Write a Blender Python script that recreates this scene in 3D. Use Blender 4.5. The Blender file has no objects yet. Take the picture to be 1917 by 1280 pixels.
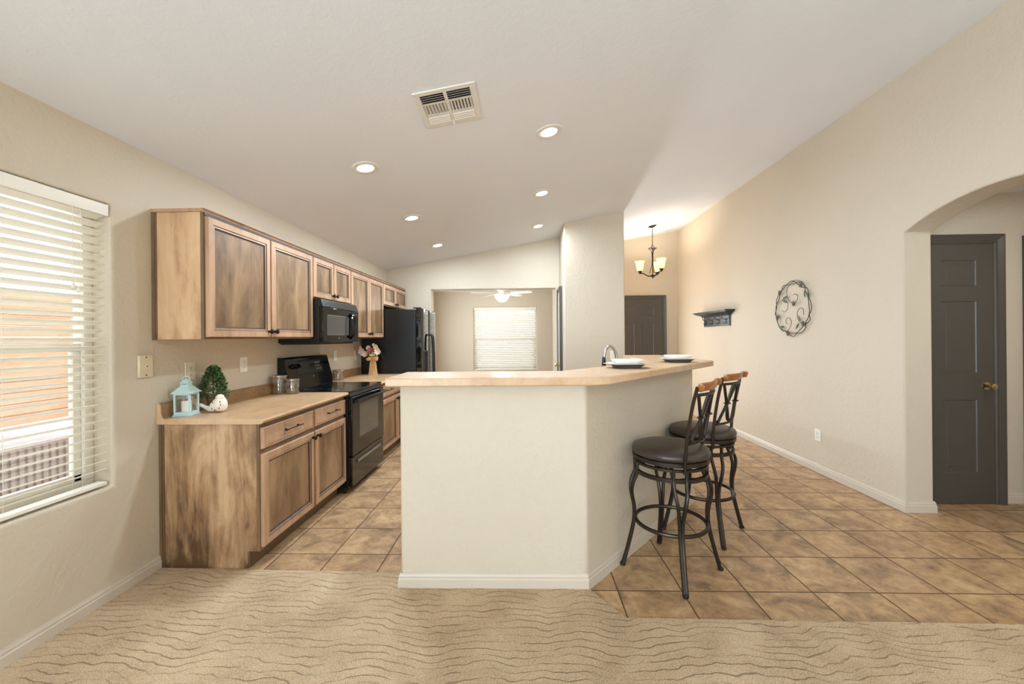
import bpy, bmesh, math, random
from mathutils import Vector, Matrix
random.seed(7)
PI = math.pi
S = bpy.context.scene
COL = S.collection

# ------------------------------------------------------------------ camera
cd = bpy.data.cameras.new('camera'); cam = bpy.data.objects.new('camera', cd); COL.objects.link(cam)
cd.sensor_width = 36; cd.lens = 745 * 36 / 1917
cd.shift_x = (958.5 - 960) / 1917; cd.shift_y = (632 - 640) / 1917
cd.clip_start = 0.02
cam.matrix_world = Matrix.Translation((0, 0, 1.35)) @ Matrix.Rotation(.029, 4, 'Z') @ Matrix.Rotation(PI/2, 4, 'X') @ Matrix.Rotation(-.009, 4, 'Z')
S.camera = cam
# ------------------------------------------------------------------ light and exposure
S.view_settings.view_transform = 'Standard'; S.view_settings.look = 'None'
S.view_settings.gamma = 1; S.view_settings.use_curve_mapping = False
S.view_settings.exposure = 0.67
S.cycles.max_bounces = 10; S.cycles.diffuse_bounces = 6; S.cycles.transparent_max_bounces = 12
S.cycles.sample_clamp_indirect = 6
W = bpy.data.worlds.new('sky'); S.world = W; W.use_nodes = True
bg = W.node_tree.nodes['Background']; bg.inputs[0].default_value = (.86, .93, 1, 1); bg.inputs[1].default_value = 2.4

def area(name, loc, rot, sx, sy, power, col=(1, 1, 1), portal=False, spread=180):
    l = bpy.data.lights.new(name, 'AREA'); l.shape = 'RECTANGLE'; l.size = sx; l.size_y = sy
    l.energy = power; l.color = col; l.spread = math.radians(spread)
    if portal: l.cycles.is_portal = True
    o = bpy.data.objects.new(name, l); COL.objects.link(o); o.location = loc; o.rotation_euler = rot
    return o
# unseen fill lamps added behind the camera, in the far room, entry and hall
area('rear_ceiling_fill', (-.65, -3.95, 1.15), (PI/2+math.radians(66), 0, math.radians(-40)), 2.3, 2.1, 148, (.67, .83, 1))  # added lamp tilted up to brighten the ceiling, like daylight bounced off the patio
area('right_wall_fill', (-2.1, -2.2, 1.35), (PI/2+math.radians(14), 0, -PI/2+math.radians(6)), 1.6, 1.4, 118, (.69, .84, 1))  # added lamp, throws light across onto the right wall
area('far_room_fill', (-2.1, 7.9, 1.4), (PI/2, 0, -PI/2), 1.6, 1.4, 22, (.8, .9, 1))  # added out of view to brighten the far room from its left
area('entry_fill', (1.52, 7.5, 1.15), (-PI/2, 0, 0), .2, 1.9, 30, (.95, .97, 1))  # hidden lamp added to brighten the entry; no sidelight is built
area('hall_fill', (3.75, 2.0, 2.44), (0, 0, 0), .35, .35, 8, (1, .97, .92))  # added lamp without a fixture, lifts the dim hall
area('window_portal', (-2.34, 1.27, 1.33), (PI/2, 0, -PI/2), 1.5, 1.46, 1, portal=True)
area('far_window_portal', (-.45, 9.6, 1.33), (-PI/2, 0, 0), 1.5, 1.5, 1, portal=True)

# ------------------------------------------------------------------ materials
MATS = {}
def lin(c):
    return tuple(((x/255)/12.92 if x/255 <= .04045 else ((x/255+.055)/1.055)**2.4) for x in c) + (1,)
class NT:
    def __init__(s, name):
        s.m = bpy.data.materials.new(name); s.m.use_nodes = True; s.t = s.m.node_tree; s.n = s.t.nodes
        s.p = s.n['Principled BSDF']; MATS[name] = s.m
    def node(s, kind, **kw):
        n = s.n.new(kind)
        for k, v in kw.items():
            if k.startswith('i_'):
                n.inputs[int(k[2:])].default_value = v
            else: setattr(n, k, v)
        return n
    def l(s, a, b): s.t.links.new(a, b)
    def math(s, op, a, b=None, c=None):
        n = s.n.new('ShaderNodeMath'); n.operation = op
        for i, v in enumerate((a, b, c)):
            if v is None: continue
            if hasattr(v, 'links'): s.l(v, n.inputs[i])
            else: n.inputs[i].default_value = v
        return n.outputs[0]
    def ramp(s, fac, stops, interp='LINEAR'):
        n = s.n.new('ShaderNodeValToRGB'); n.color_ramp.interpolation = interp
        e = n.color_ramp.elements
        while len(e) < len(stops): e.new(.5)
        for x, (p, c) in zip(e, stops): x.position = p; x.color = c if len(c) == 4 else lin(c)
        s.l(fac, n.inputs[0]); return n.outputs[0]
    def coord(s, scale=(1, 1, 1), loc=(0, 0, 0), rot=(0, 0, 0)):
        t = s.n.new('ShaderNodeTexCoord'); m = s.n.new('ShaderNodeMapping')
        m.inputs['Scale'].default_value = scale; m.inputs['Location'].default_value = loc; m.inputs['Rotation'].default_value = rot
        s.l(t.outputs['Object'], m.inputs[0]); return m.outputs[0]
    def noise(s, vec, scale, detail=4, rough=.55, dist=0):
        n = s.n.new('ShaderNodeTexNoise'); n.inputs['Scale'].default_value = scale; n.inputs['Detail'].default_value = detail
        n.inputs['Roughness'].default_value = rough; n.inputs['Distortion'].default_value = dist
        s.l(vec, n.inputs['Vector']); return n.outputs[0]
    def mix(s, fac, a, b, typ='MIX'):
        n = s.n.new('ShaderNodeMix'); n.data_type = 'RGBA'; n.blend_type = typ
        for i, v in ((0, fac), (6, a), (7, b)):
            if hasattr(v, 'links'): s.l(v, n.inputs[i])
            else: n.inputs[i].default_value = v
        return n.outputs[2]
    def bump(s, h, strength, dist):
        n = s.n.new('ShaderNodeBump'); n.inputs['Strength'].default_value = strength; n.inputs['Distance'].default_value = dist
        s.l(h, n.inputs['Height']); s.l(n.outputs[0], s.p.inputs['Normal'])
def plain(name, c, rough=.5, metal=0, spec=None, var=.06, vs=14, **kw):
    t = NT(name); c = lin(c)
    v = t.noise(t.coord(), vs, 3)
    a = tuple(min(1, x*(1-var)) for x in c[:3])+(1,); b = tuple(min(1, x*(1+var)) for x in c[:3])+(1,)
    t.l(t.ramp(v, [(.3, a), (.7, b)]), t.p.inputs['Base Color'])
    t.p.inputs['Roughness'].default_value = rough; t.p.inputs['Metallic'].default_value = metal
    if spec is not None: t.p.inputs['Specular IOR Level'].default_value = spec
    return t.m
def painted(name, c, rough=.6, bs=.35, scale=38):
    t = NT(name); c = lin(c); v = t.coord()
    t.l(t.ramp(t.noise(v, 1.3, 3), [(.3, tuple(x*.97 for x in c[:3])+(1,)), (.7, c)]), t.p.inputs['Base Color'])
    t.p.inputs['Roughness'].default_value = rough
    h = t.noise(v, scale, 5, .6, .6)
    t.bump(t.ramp(h, [(.42, (0, 0, 0, 1)), (.62, (1, 1, 1, 1))]), bs, .004)
    return t.m
painted('wall_paint', (206, 194, 173), .6, .32, 24); painted('ceiling_paint', (230, 233, 238), .75, .10, 22)
painted('trim_paint', (206, 194, 176), .35, .05, 20)
plain('dark_door', (76, 71, 64), .38, var=.03); plain('white_vinyl', (226, 221, 208), .4, var=.02)
plain('blind_white', (238, 233, 220), .45, var=.02); plain('cord_white', (225, 220, 205), .7)
plain('almond_plate', (222, 208, 180), .35, var=.02); plain('white_plastic', (235, 231, 220), .3, var=.02)
plain('slot_dark', (50, 42, 34), .6); plain('bronze', (38, 30, 25), .38, .7); plain('iron', (62, 54, 47), .36, .75, var=.12)
plain('black_gloss', (13, 13, 14), .12, var=0); plain('black_satin', (17, 16, 15), .3, var=0); plain('black_matte', (16, 16, 17), .6)
plain('black_mirror', (14, 14, 14), .04, var=0, spec=1.0); plain('dark_glass', (26, 26, 27), .05, var=0, spec=.8); plain('oven_glass', (75, 76, 73), .08, var=0, spec=.9)  # oven_glass has a grey reflection put into its base colour
plain('chrome', (205, 205, 205), .12, 1, var=0); plain('steel_brushed', (190, 183, 172), .3, 1)
plain('brass', (200, 180, 135), .15, 1, var=0); plain('leather', (56, 45, 38), .36, var=.12, vs=9)
plain('rail_wood', (150, 92, 42), .25, var=.25, vs=20)
plain('ceramic_white', (240, 238, 232), .15, var=0); plain('ceramic_dark', (92, 86, 80), .25)
plain('mint_paint', (190, 218, 216), .4, var=.03); plain('wax', (245, 236, 218), .5, var=.01)
plain('bird_white', (240, 230, 214), .35, var=.02); plain('pot_brown', (120, 88, 62), .7, var=.15)
plain('fan_white', (236, 233, 226), .35, var=.01); plain('vent_white', (226, 222, 212), .4, var=.01)
plain('shelf_black', (42, 42, 38), .4); plain('leaf_metal', (88, 98, 78), .4, .3); plain('petal_metal', (96, 86, 74), .4, .4)
plain('petal_pink', (232, 208, 196), .6); plain('petal_rose', (196, 92, 92), .6); plain('petal_yellow', (222, 218, 140), .6); plain('leaf_green', (70, 100, 62), .5)
plain('toe_dark', (112, 92, 68), .6); plain('fence_block', (205, 152, 118), .8, var=.1, vs=3); plain('concrete', (205, 202, 198), .8)
plain('patio_mauve', (168, 152, 150), .8, var=.1); plain('shrub_green', (90, 105, 70), .8, var=.3)
plain('seat_steel', (140, 136, 128), .3, .9); plain('deep_dark', (8, 8, 8), .9, var=0)
def burlap():
    t = NT('burlap'); v = t.coord((1, 1, 1))
    t.l(t.ramp(t.noise(v, 120, 3), [(.3, (176, 128, 78)), (.7, (220, 178, 122))]), t.p.inputs['Base Color']); t.p.inputs['Roughness'].default_value = .9
    t.bump(t.noise(v, 300, 2), .6, .002)
burlap()
def needles():
    t = NT('topiary_green'); v = t.coord()
    t.l(t.ramp(t.noise(v, 60, 2), [(.3, (34, 60, 30)), (.5, (70, 104, 54)), (.68, (150, 168, 112))]), t.p.inputs['Base Color']); t.p.inputs['Roughness'].default_value = .6
needles()
def glass(name, col=(1, 1, 1, 1), mixf=.12, rough=.02):
    t = NT(name); tr = t.node('ShaderNodeBsdfTransparent'); tr.inputs[0].default_value = col
    gl = t.node('ShaderNodeBsdfGlossy'); gl.inputs['Roughness'].default_value = rough
    lw = t.node('ShaderNodeLayerWeight'); lw.inputs[0].default_value = .25
    f = t.math('MULTIPLY_ADD', lw.outputs['Facing'], .6, mixf*.4)
    mx = t.node('ShaderNodeMixShader'); t.l(f, mx.inputs[0]); t.l(tr.outputs[0], mx.inputs[1]); t.l(gl.outputs[0], mx.inputs[2])
    t.l(mx.outputs[0], t.n['Material Output'].inputs[0])
glass('clear_glass'); glass('window_glass', (.97, .98, .97, 1), .05); glass('jar_glass', (.93, .90, .86, 1), .35)
def emis(name, c, st, base=(255, 255, 255)):
    t = NT(name); t.p.inputs['Base Color'].default_value = lin(base)
    t.p.inputs['Emission Color'].default_value = lin(c); t.p.inputs['Emission Strength'].default_value = st
    v = t.noise(t.coord(), 12, 2); t.l(t.ramp(v, [(.3, lin(base)), (.7, lin(base))]), t.p.inputs['Base Color'])
emis('lamp_lens', (255, 252, 244), 9)
def shade_mat():
    t = NT('shade_glow'); t.p.inputs['Base Color'].default_value = lin((255, 222, 160))
    t.l(t.ramp(t.noise(t.coord(), 40, 3), [(.3, lin((250, 205, 130))), (.7, lin((255, 232, 180)))]), t.p.inputs['Base Color'])
    tr = t.node('ShaderNodeBsdfTranslucent'); tr.inputs[0].default_value = lin((255, 238, 205)); em = t.node('ShaderNodeEmission'); em.inputs[0].default_value = lin((255, 214, 130)); em.inputs[1].default_value = .55
    m = t.node('ShaderNodeMixShader'); m.inputs[0].default_value = .5; t.l(t.p.outputs[0], m.inputs[1]); t.l(tr.outputs[0], m.inputs[2])
    a = t.node('ShaderNodeAddShader'); t.l(m.outputs[0], a.inputs[0]); t.l(em.outputs[0], a.inputs[1]); t.l(a.outputs[0], t.n['Material Output'].inputs[0])
shade_mat()
emis('fan_bowl_glow', (255, 244, 224), .4)

def wood(name, light, mid, dark, lo=.3, hi=.75, sc=3.2, rough=.38, worn=0):
    t = NT(name); v = t.coord((1, 1, .28)); v2 = t.coord((1, 1, .06))
    n1 = t.noise(v, sc, 6, .62, 1.0); n2 = t.noise(v2, 38, 3, .6, .3); n3 = t.noise(t.coord((1, 1, .5), (3, 1, 7)), 9, 4, .6, .8)
    f = t.math('ADD', t.math('MULTIPLY', n1, .62), t.math('ADD', t.math('MULTIPLY', n2, .14), t.math('MULTIPLY', n3, .24)))
    if worn:   # the glaze pattern turns darker towards the bottom of this panel
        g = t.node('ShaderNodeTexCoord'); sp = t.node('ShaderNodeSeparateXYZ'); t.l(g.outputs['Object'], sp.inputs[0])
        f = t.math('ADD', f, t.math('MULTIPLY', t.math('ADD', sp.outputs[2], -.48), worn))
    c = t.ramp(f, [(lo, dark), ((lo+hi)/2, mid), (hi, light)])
    t.l(c, t.p.inputs['Base Color']); t.p.inputs['Roughness'].default_value = rough
    t.bump(n2, .08, .002)
wood('cab_panel', (190, 160, 126), (160, 128, 94), (112, 84, 60), .34, .62)
wood('cab_door_panel', (168, 136, 102), (138, 108, 76), (96, 72, 48), .38, .62)
wood('cab_frame', (200, 162, 130), (182, 144, 112), (140, 106, 80), .3, .65, 6)
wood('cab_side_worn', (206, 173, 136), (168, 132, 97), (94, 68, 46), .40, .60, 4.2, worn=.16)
wood('cab_side_light', (222, 188, 150), (204, 166, 126), (150, 110, 76), .34, .60)
wood('cab_face', (136, 110, 82), (112, 88, 64), (82, 62, 44), .34, .64)
plain('glaze_dark', (66, 48, 34), .5, var=.2)
def laminate(name, a, b, c):
    t = NT(name); v = t.coord((1, .6, 1))
    f = t.math('ADD', t.math('MULTIPLY', t.noise(v, 7, 6, .65, .8), .7), t.math('MULTIPLY', t.noise(v, 45, 3), .3))
    t.l(t.ramp(f, [(.32, a), (.5, b), (.68, c)]), t.p.inputs['Base Color']); t.p.inputs['Roughness'].default_value = .34
laminate('laminate', (168, 132, 96), (190, 154, 116), (206, 172, 134))
laminate('laminate_bar', (192, 156, 120), (206, 172, 136), (216, 186, 152))
laminate('laminate_splash', (120, 90, 60), (150, 116, 80), (176, 142, 106))
def tile():
    t = NT('floor_tile'); T = .338
    g = t.node('ShaderNodeTexCoord'); sp = t.node('ShaderNodeSeparateXYZ'); t.l(g.outputs['Object'], sp.inputs[0])
    x = t.math('DIVIDE', t.math('ADD', sp.outputs[0], -.485), T); y = t.math('DIVIDE', t.math('ADD', sp.outputs[1], -2.133), .336)
    gr = lambda u: t.math('ABSOLUTE', t.math('SUBTRACT', t.math('FRACT', t.math('ADD', u, 20.5)), .5))
    d = t.math('MINIMUM', gr(x), gr(y))
    mask = t.ramp(d, [(.007, (0, 0, 0, 1)), (.013, (1, 1, 1, 1))])
    cm = t.node('ShaderNodeCombineXYZ'); t.l(t.math('FLOOR', t.math('ADD', x, 20)), cm.inputs[0]); t.l(t.math('FLOOR', t.math('ADD', y, 20)), cm.inputs[1])
    wn = t.node('ShaderNodeTexWhiteNoise'); t.l(cm.outputs[0], wn.inputs['Vector'])
    sc = t.node('ShaderNodeVectorMath', operation='SCALE'); t.l(wn.outputs['Color'], sc.inputs[0]); sc.inputs['Scale'].default_value = 9
    ad = t.node('ShaderNodeVectorMath', operation='ADD'); t.l(g.outputs['Object'], ad.inputs[0]); t.l(sc.outputs[0], ad.inputs[1])
    n = t.noise(ad.outputs[0], 6.5, 7, .68, .7); n2 = t.noise(ad.outputs[0], 24, 4, .6, .5)
    f = t.math('ADD', t.math('MULTIPLY', n, .72), t.math('MULTIPLY', n2, .28))
    c = t.ramp(f, [(.36, (122, 98, 74)), (.46, (166, 133, 98)), (.56, (190, 155, 114)), (.66, (208, 178, 138))])
    v = t.ramp(wn.outputs['Value'], [(0, (.90, .90, .90, 1)), (1, (1.0, 1.0, 1.0, 1))])
    c = t.mix(1, c, v, 'MULTIPLY')
    c = t.mix(mask, lin((86, 56, 30)), c)
    t.l(c, t.p.inputs['Base Color'])
    t.l(t.ramp(mask, [(0, (.8, .8, .8, 1)), (1, (.36, .36, .36, 1))]), t.p.inputs['Roughness'])
    h = t.math('ADD', mask, t.math('MULTIPLY', n2, .15)); t.bump(h, .5, .003)
tile()
def carpet():
    t = NT('carpet_pile'); g = t.node('ShaderNodeTexCoord'); sp = t.node('ShaderNodeSeparateXYZ'); t.l(g.outputs['Object'], sp.inputs[0])
    warp = t.noise(t.coord((1, .5, 1)), 2.8, 2, .4); warp2 = t.noise(t.coord((1, .8, 1), (5, 2, 0)), 7, 2, .5)
    yy = t.math('ADD', t.math('MULTIPLY', sp.outputs[1], 24), t.math('ADD', t.math('MULTIPLY', warp, 4.8), t.math('MULTIPLY', warp2, 1.9)))
    tri = t.math('ABSOLUTE', t.math('SUBTRACT', t.math('FRACT', t.math('ADD', yy, 100)), .5))
    line = t.ramp(tri, [(.0, (1, 1, 1, 1)), (.04, (.6, .6, .6, 1)), (.11, (0, 0, 0, 1))])
    br = t.ramp(t.noise(t.coord((.8, 2.4, 1), (3, 9, 1)), 5, 3, .6), [(.38, (0, 0, 0, 1)), (.54, (1, 1, 1, 1))])
    m = t.math('MULTIPLY', line, br)
    fine = t.noise(t.coord(), 260, 3, .7); big = t.noise(t.coord(), 4, 3)
    base = t.ramp(t.math('ADD', t.math('MULTIPLY', fine, .8), t.math('MULTIPLY', big, .2)), [(.38, (146, 122, 94)), (.5, (190, 165, 133)), (.62, (214, 192, 160))])
    c = t.mix(t.math('MULTIPLY', m, .7), base, lin((88, 70, 46)))
    t.l(c, t.p.inputs['Base Color']); t.p.inputs['Roughness'].default_value = .95; t.p.inputs['Specular IOR Level'].default_value = .1
    h = t.math('SUBTRACT', t.math('MULTIPLY', fine, .35), m); t.bump(h, .45, .004)
carpet()

# ------------------------------------------------------------------ mesh helpers
class MB:
    def __init__(s): s.b = bmesh.new(); s.mi = 0
    def face(s, vs, mi=None):
        try: f = s.b.faces.new(vs); f.material_index = s.mi if mi is None else mi; return f
        except ValueError: return None
    def box(s, x0, x1, y0, y1, z0, z1, M=None):
        v = [Vector((x, y, z)) for x in (x0, x1) for y in (y0, y1) for z in (z0, z1)]
        if M is not None: v = [M @ p for p in v]
        v = [s.b.verts.new(p) for p in v]
        for q in ((0, 1, 3, 2), (4, 6, 7, 5), (0, 4, 5, 1), (2, 3, 7, 6), (0, 2, 6, 4), (1, 5, 7, 3)): s.face([v[i] for i in q])
        return s
    def prism(s, pts, z0, z1, M=None):
        """pts outline in (a, b), extruded along c from z0 to z1"""
        lo = [Vector((a, b, z0)) for a, b in pts]; hi = [Vector((a, b, z1)) for a, b in pts]
        if M is not None: lo = [M @ p for p in lo]; hi = [M @ p for p in hi]
        lo = [s.b.verts.new(p) for p in lo]; hi = [s.b.verts.new(p) for p in hi]
        n = len(pts); s.face(list(reversed(lo))); s.face(hi)
        for i in range(n): s.face([lo[i], lo[(i+1) % n], hi[(i+1) % n], hi[i]])
        return s
    def tube(s, pts, r, seg=8, closed=False, flat=1.0, caps=True):
        pts = [Vector(p) for p in pts]; n = len(pts); rr = r if isinstance(r, (list, tuple)) else [r]*n
        rings = []; up = None
        for i, p in enumerate(pts):
            if closed: d = pts[(i+1) % n] - pts[i-1]
            else: d = pts[min(i+1, n-1)] - pts[max(i-1, 0)]
            d.normalize()
            if up is None:
                up = Vector((0, 0, 1)) if abs(d.z) < .9 else Vector((1, 0, 0))
            a = d.cross(up)
            if a.length < 1e-4: a = d.cross(Vector((0, 1, 0)))
            a.normalize(); bb = a.cross(d).normalized(); up = bb
            rings.append([s.b.verts.new(p + (a*math.cos(2*PI*k/seg)*rr[i] + bb*math.sin(2*PI*k/seg)*rr[i]*flat)) for k in range(seg)])
        m = n if closed else n-1
        for i in range(m):
            A, B = rings[i], rings[(i+1) % n]
            for k in range(seg): s.face([A[k], A[(k+1) % seg], B[(k+1) % seg], B[k]])
        if not closed and caps: s.face(list(reversed(rings[0]))); s.face(rings[-1])
        return s
    def lathe(s, prof, c=(0, 0, 0), seg=24, M=None, closed=False):
        """prof list of (r, z) from bottom to top"""
        rings = []
        for r, z in prof:
            if r < 1e-5: ps = [Vector((0, 0, z))]
            else: ps = [Vector((r*math.cos(2*PI*k/seg), r*math.sin(2*PI*k/seg), z)) for k in range(seg)]
            if M is not None: ps = [M @ p for p in ps]
            rings.append([s.b.verts.new(p + Vector(c)) for p in ps])
        pr = list(zip(rings, rings[1:]))
        if closed: pr.append((rings[-1], rings[0]))
        for A, B in pr:
            for k in range(seg):
                k2 = (k+1) % seg
                if len(A) == 1 and len(B) == 1: continue
                if len(A) == 1: s.face([A[0], B[k2], B[k]])
                elif len(B) == 1: s.face([A[k], A[k2], B[0]])
                else: s.face([A[k], A[k2], B[k2], B[k]])
        return s
    def ball(s, c, r, seg=14, sc=(1, 1, 1)):
        p = [(r*math.sin(PI*i/8), -r*math.cos(PI*i/8)) for i in range(9)]
        M = Matrix.Diagonal((*sc, 1)); return s.lathe(p, c, seg, M)
    def stepped(s, O, U, V, N, w, h, prof, holes=None):
        """rectangular loops; prof = (inset, height, material) from the outer back edge to the capped centre"""
        O, U, V, N = map(Vector, (O, U, V, N)); rings = []
        for a, d, mi in prof:
            rings.append([s.b.verts.new(O + U*u + V*v + N*d) for u, v in ((a, a), (w-a, a), (w-a, h-a), (a, h-a))])
        for i in range(len(rings)-1):
            for k in range(4): s.face([rings[i][k], rings[i][(k+1) % 4], rings[i+1][(k+1) % 4], rings[i+1][k]], prof[i+1][2])
        s.face(rings[-1], prof[-1][2]); s.face(list(reversed(rings[0])), prof[0][2])
        return s
    def build(s, name, mat, parent=None, bevel=0, smooth=30, seg=2, recalc=True):
        if recalc: bmesh.ops.recalc_face_normals(s.b, faces=s.b.faces)
        off = Vector((0, 0, 0)); p = parent
        while p is not None: off += p.location; p = p.parent
        if off.length: bmesh.ops.translate(s.b, verts=s.b.verts, vec=-off)
        me = bpy.data.meshes.new(name); s.b.to_mesh(me); s.b.free()
        for m in ([mat] if isinstance(mat, str) else mat): me.materials.append(MATS[m])
        if smooth:
            me.polygons.foreach_set('use_smooth', [True]*len(me.polygons))
            me.set_sharp_from_angle(angle=math.radians(smooth))
        o = bpy.data.objects.new(name, me); COL.objects.link(o); o.parent = parent
        if bevel:
            b = o.modifiers.new('bevel', 'BEVEL'); b.width = bevel; b.segments = seg; b.limit_method = 'ANGLE'; b.angle_limit = math.radians(35)
            if smooth: b.harden_normals = False
        return o
def bx(*a): return MB().box(*a)
def tag(o, label, cat, group=None):
    o['label'] = label; o['category'] = cat
    if group: o['group'] = group
    return o
def thing(name, label, cat, loc=(0, 0, 0), group=None):
    o = bpy.data.objects.new(name, None); COL.objects.link(o); o.location = loc; o.empty_display_size = .05
    return tag(o, label, cat, group)
def struct(o): o['kind'] = 'structure'; return o
def sub(o, label): o['label'] = label; return o
def copy_tree(o, parent=None):
    c = o.copy(); COL.objects.link(c); c.parent = parent
    for ch in [x for x in bpy.data.objects if x.parent == o]: copy_tree(ch, c)
    return c
def spline(P, n=8, closed=False):
    P = [Vector(p) for p in P]; out = []; N = len(P)
    rng = range(N) if closed else range(N-1)
    for i in rng:
        p1, p2 = P[i], P[(i+1) % N]
        p0 = P[i-1] if (closed or i > 0) else p1*2-p2
        p3 = P[(i+2) % N] if (closed or i+2 < N) else p2*2-p1
        for k in range(n):
            t = k/n
            out.append(.5*((2*p1)+(p2-p0)*t+(2*p0-5*p1+4*p2-p3)*t*t+(-p0+3*p1-3*p2+p3)*t**3))
    if not closed: out.append(P[-1])
    return out
# swap matrices: outline (a, b) -> plane
M_YZ = Matrix(((0, 0, 1, 0), (1, 0, 0, 0), (0, 1, 0, 0), (0, 0, 0, 1)))    # a->Y b->Z c->X
M_XZ = Matrix(((1, 0, 0, 0), (0, 0, 1, 0), (0, 1, 0, 0), (0, 0, 0, 1)))    # a->X b->Z c->Y

XL, XR, YB = -2.17, 2.88, 6.25
def cz(x): return 2.435 + .1755*(x + 2.17)

# ------------------------------------------------------------------ the room
YR = -4.0
# floor tile slab and carpet
struct(bx(XL-.2, 4.6, YR-.2, 9.8, -.12, 0).build('floor', 'floor_tile', smooth=0))
cp = [(XL-.02, YR-.02), (XR+.05, YR-.02), (XR+.05, 1.90), (.476, 1.918), (.327, 2.145), (.30, 2.20), (-.66, 2.20), (-.69, 2.262), (-.88, 2.272), (XL-.02, 2.296)]
struct(MB().prism(cp, -.02, .007).build('floor_carpet', 'carpet_pile', smooth=0))
# left wall with the window opening
WY0, WY1, WZ0, WZ1 = .50, 2.035, .590, 2.07
b = MB()
ys = [YR-.1, WY0, WY1, 9.8]; zs = [-.1, WZ0, WZ1, 3.0]
def holed(b, us, vs, c0, c1, M, hole=(1, 1)):
    g = {}
    for c in (c0, c1):
        for i, u in enumerate(us):
            for j, v in enumerate(vs): g[(i, j, c)] = b.b.verts.new(M @ Vector((u, v, c)))
    n, m = len(us)-1, len(vs)-1
    solid = lambda i, j: 0 <= i < n and 0 <= j < m and (i, j) not in hole
    for i in range(n):
        for j in range(m):
            if not solid(i, j): continue
            for c in (c0, c1): b.face([g[i, j, c], g[i+1, j, c], g[i+1, j+1, c], g[i, j+1, c]])
            for di, dj, e in ((-1, 0, ((i, j), (i, j+1))), (1, 0, ((i+1, j), (i+1, j+1))), (0, -1, ((i, j), (i+1, j))), (0, 1, ((i, j+1), (i+1, j+1)))):
                if not solid(i+di, j+dj): b.face([g[(*e[0], c0)], g[(*e[1], c0)], g[(*e[1], c1)], g[(*e[0], c1)]])
ys = [YR-.1, -3.0, -1.4, WY0, WY1, 7.1, 8.7, 9.8]
holed(b, ys, zs, XL-.17, XL, M_YZ, {(3, 1), (1, 1), (5, 1)})
struct(b.build('wall_left', 'wall_paint', bevel=.016, smooth=40, seg=4))
# right wall with the arched hall opening
arc = []
ya, yb_, zs_, zt = 1.90, 3.105, 2.118, 2.270
h = (yb_-ya)/2; rise = zt-zs_; Rr = (h*h+rise*rise)/(2*rise); yc = (ya+yb_)/2; zc = zt-Rr
a0 = math.asin(h/Rr)
for k in range(19):
    a = a0 - 2*a0*k/18; arc.append((yc+Rr*math.sin(a), zc+Rr*math.cos(a)))
b = MB(); top = 3.6
rows = [(YR-.1)] + [p[0] for p in reversed(arc)] + [7.7]
# built as strips so that every face stays planar
def strip_wall(b, x0, x1):
    cols = [(YR-.1, ya, -.1)] + [(arc[k+1][0], arc[k][0], (arc[k+1][1], arc[k][1])) for k in range(17, -1, -1)] + [(yb_, 7.7, -.1)]
    out = [(YR-.1, -.1), (ya, -.1)] + [(p[0], p[1]) for p in reversed(arc)] + [(yb_, -.1), (7.7, -.1), (7.7, top), (YR-.1, top)]
    b.prism(out, x0, x1, M_YZ)
strip_wall(b, XR, XR+.21)
o = b.build('wall_right', 'wall_paint', bevel=.012, smooth=40, seg=3); struct(o)
# hall beyond the arch
struct(bx(XR+.1, 4.5, 3.28, 3.40, -.05, 2.6).build('wall_hall', 'wall_paint', smooth=0))
struct(bx(4.42, 4.55, .9, 3.4, -.05, 2.6).build('wall_hall_end', 'wall_paint', smooth=0))
struct(bx(XR+.1, 4.5, 1.0, 1.1, -.05, 2.6).build('wall_hall_near', 'wall_paint', smooth=0))
struct(bx(XR+.1, 4.5, 1.0, 3.35, 2.47, 2.6).build('ceiling_hall', 'ceiling_paint', smooth=0))
# vaulted ceiling
b = MB(); xa, xb2 = XL-.2, XR+.25
b.prism([(xa, cz(xa)), (xb2, cz(xb2)), (xb2, cz(xb2)+.15), (xa, cz(xa)+.15)], YR-.15, 7.75, M_XZ)
struct(b.build('ceiling', 'ceiling_paint', smooth=0))
# rear wall with patio door opening
b = MB(); holed(b, [XL-.17, -1.9, .6, XR+.2], [-.1, .02, 2.2, 3.7], YR-.12, YR, M_XZ, {(1, 1)})
struct(b.build('wall_rear', 'wall_paint', smooth=0))
# back wall with the wide opening to the far room
b = MB(); OX0, OX1, OZ = -1.468, .50, 2.122
b.prism([(XL-.05, -.05), (OX0, -.05), (OX0, OZ), (OX1, OZ), (OX1, -.05), (.60, -.05), (.60, cz(.60)+.03), (XL-.05, cz(XL)+.03)], YB, YB+.19, M_XZ)
struct(b.build('wall_back', 'wall_paint', bevel=.012, smooth=40, seg=3))
# pantry block
b = MB(); px0, px1 = .555, 1.378
b.prism([(px0, 5.49), (px1, 5.49), (px1, 7.7), (px0, 7.7)], -.05, 1)
for v in b.b.verts:
    if v.co.z > .5: v.co.z = cz(v.co.x)+.04
struct(b.build('wall_pantry', 'wall_paint', bevel=.014, smooth=40, seg=3))
b = MB(); b.prism([(px1-.05, -.05), (XR+.05, -.05), (XR+.05, cz(XR)+.08), (px1-.05, cz(px1)+.08)], 7.55, 7.68, M_XZ)
struct(b.build('wall_entry', 'wall_paint', smooth=0))
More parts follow.
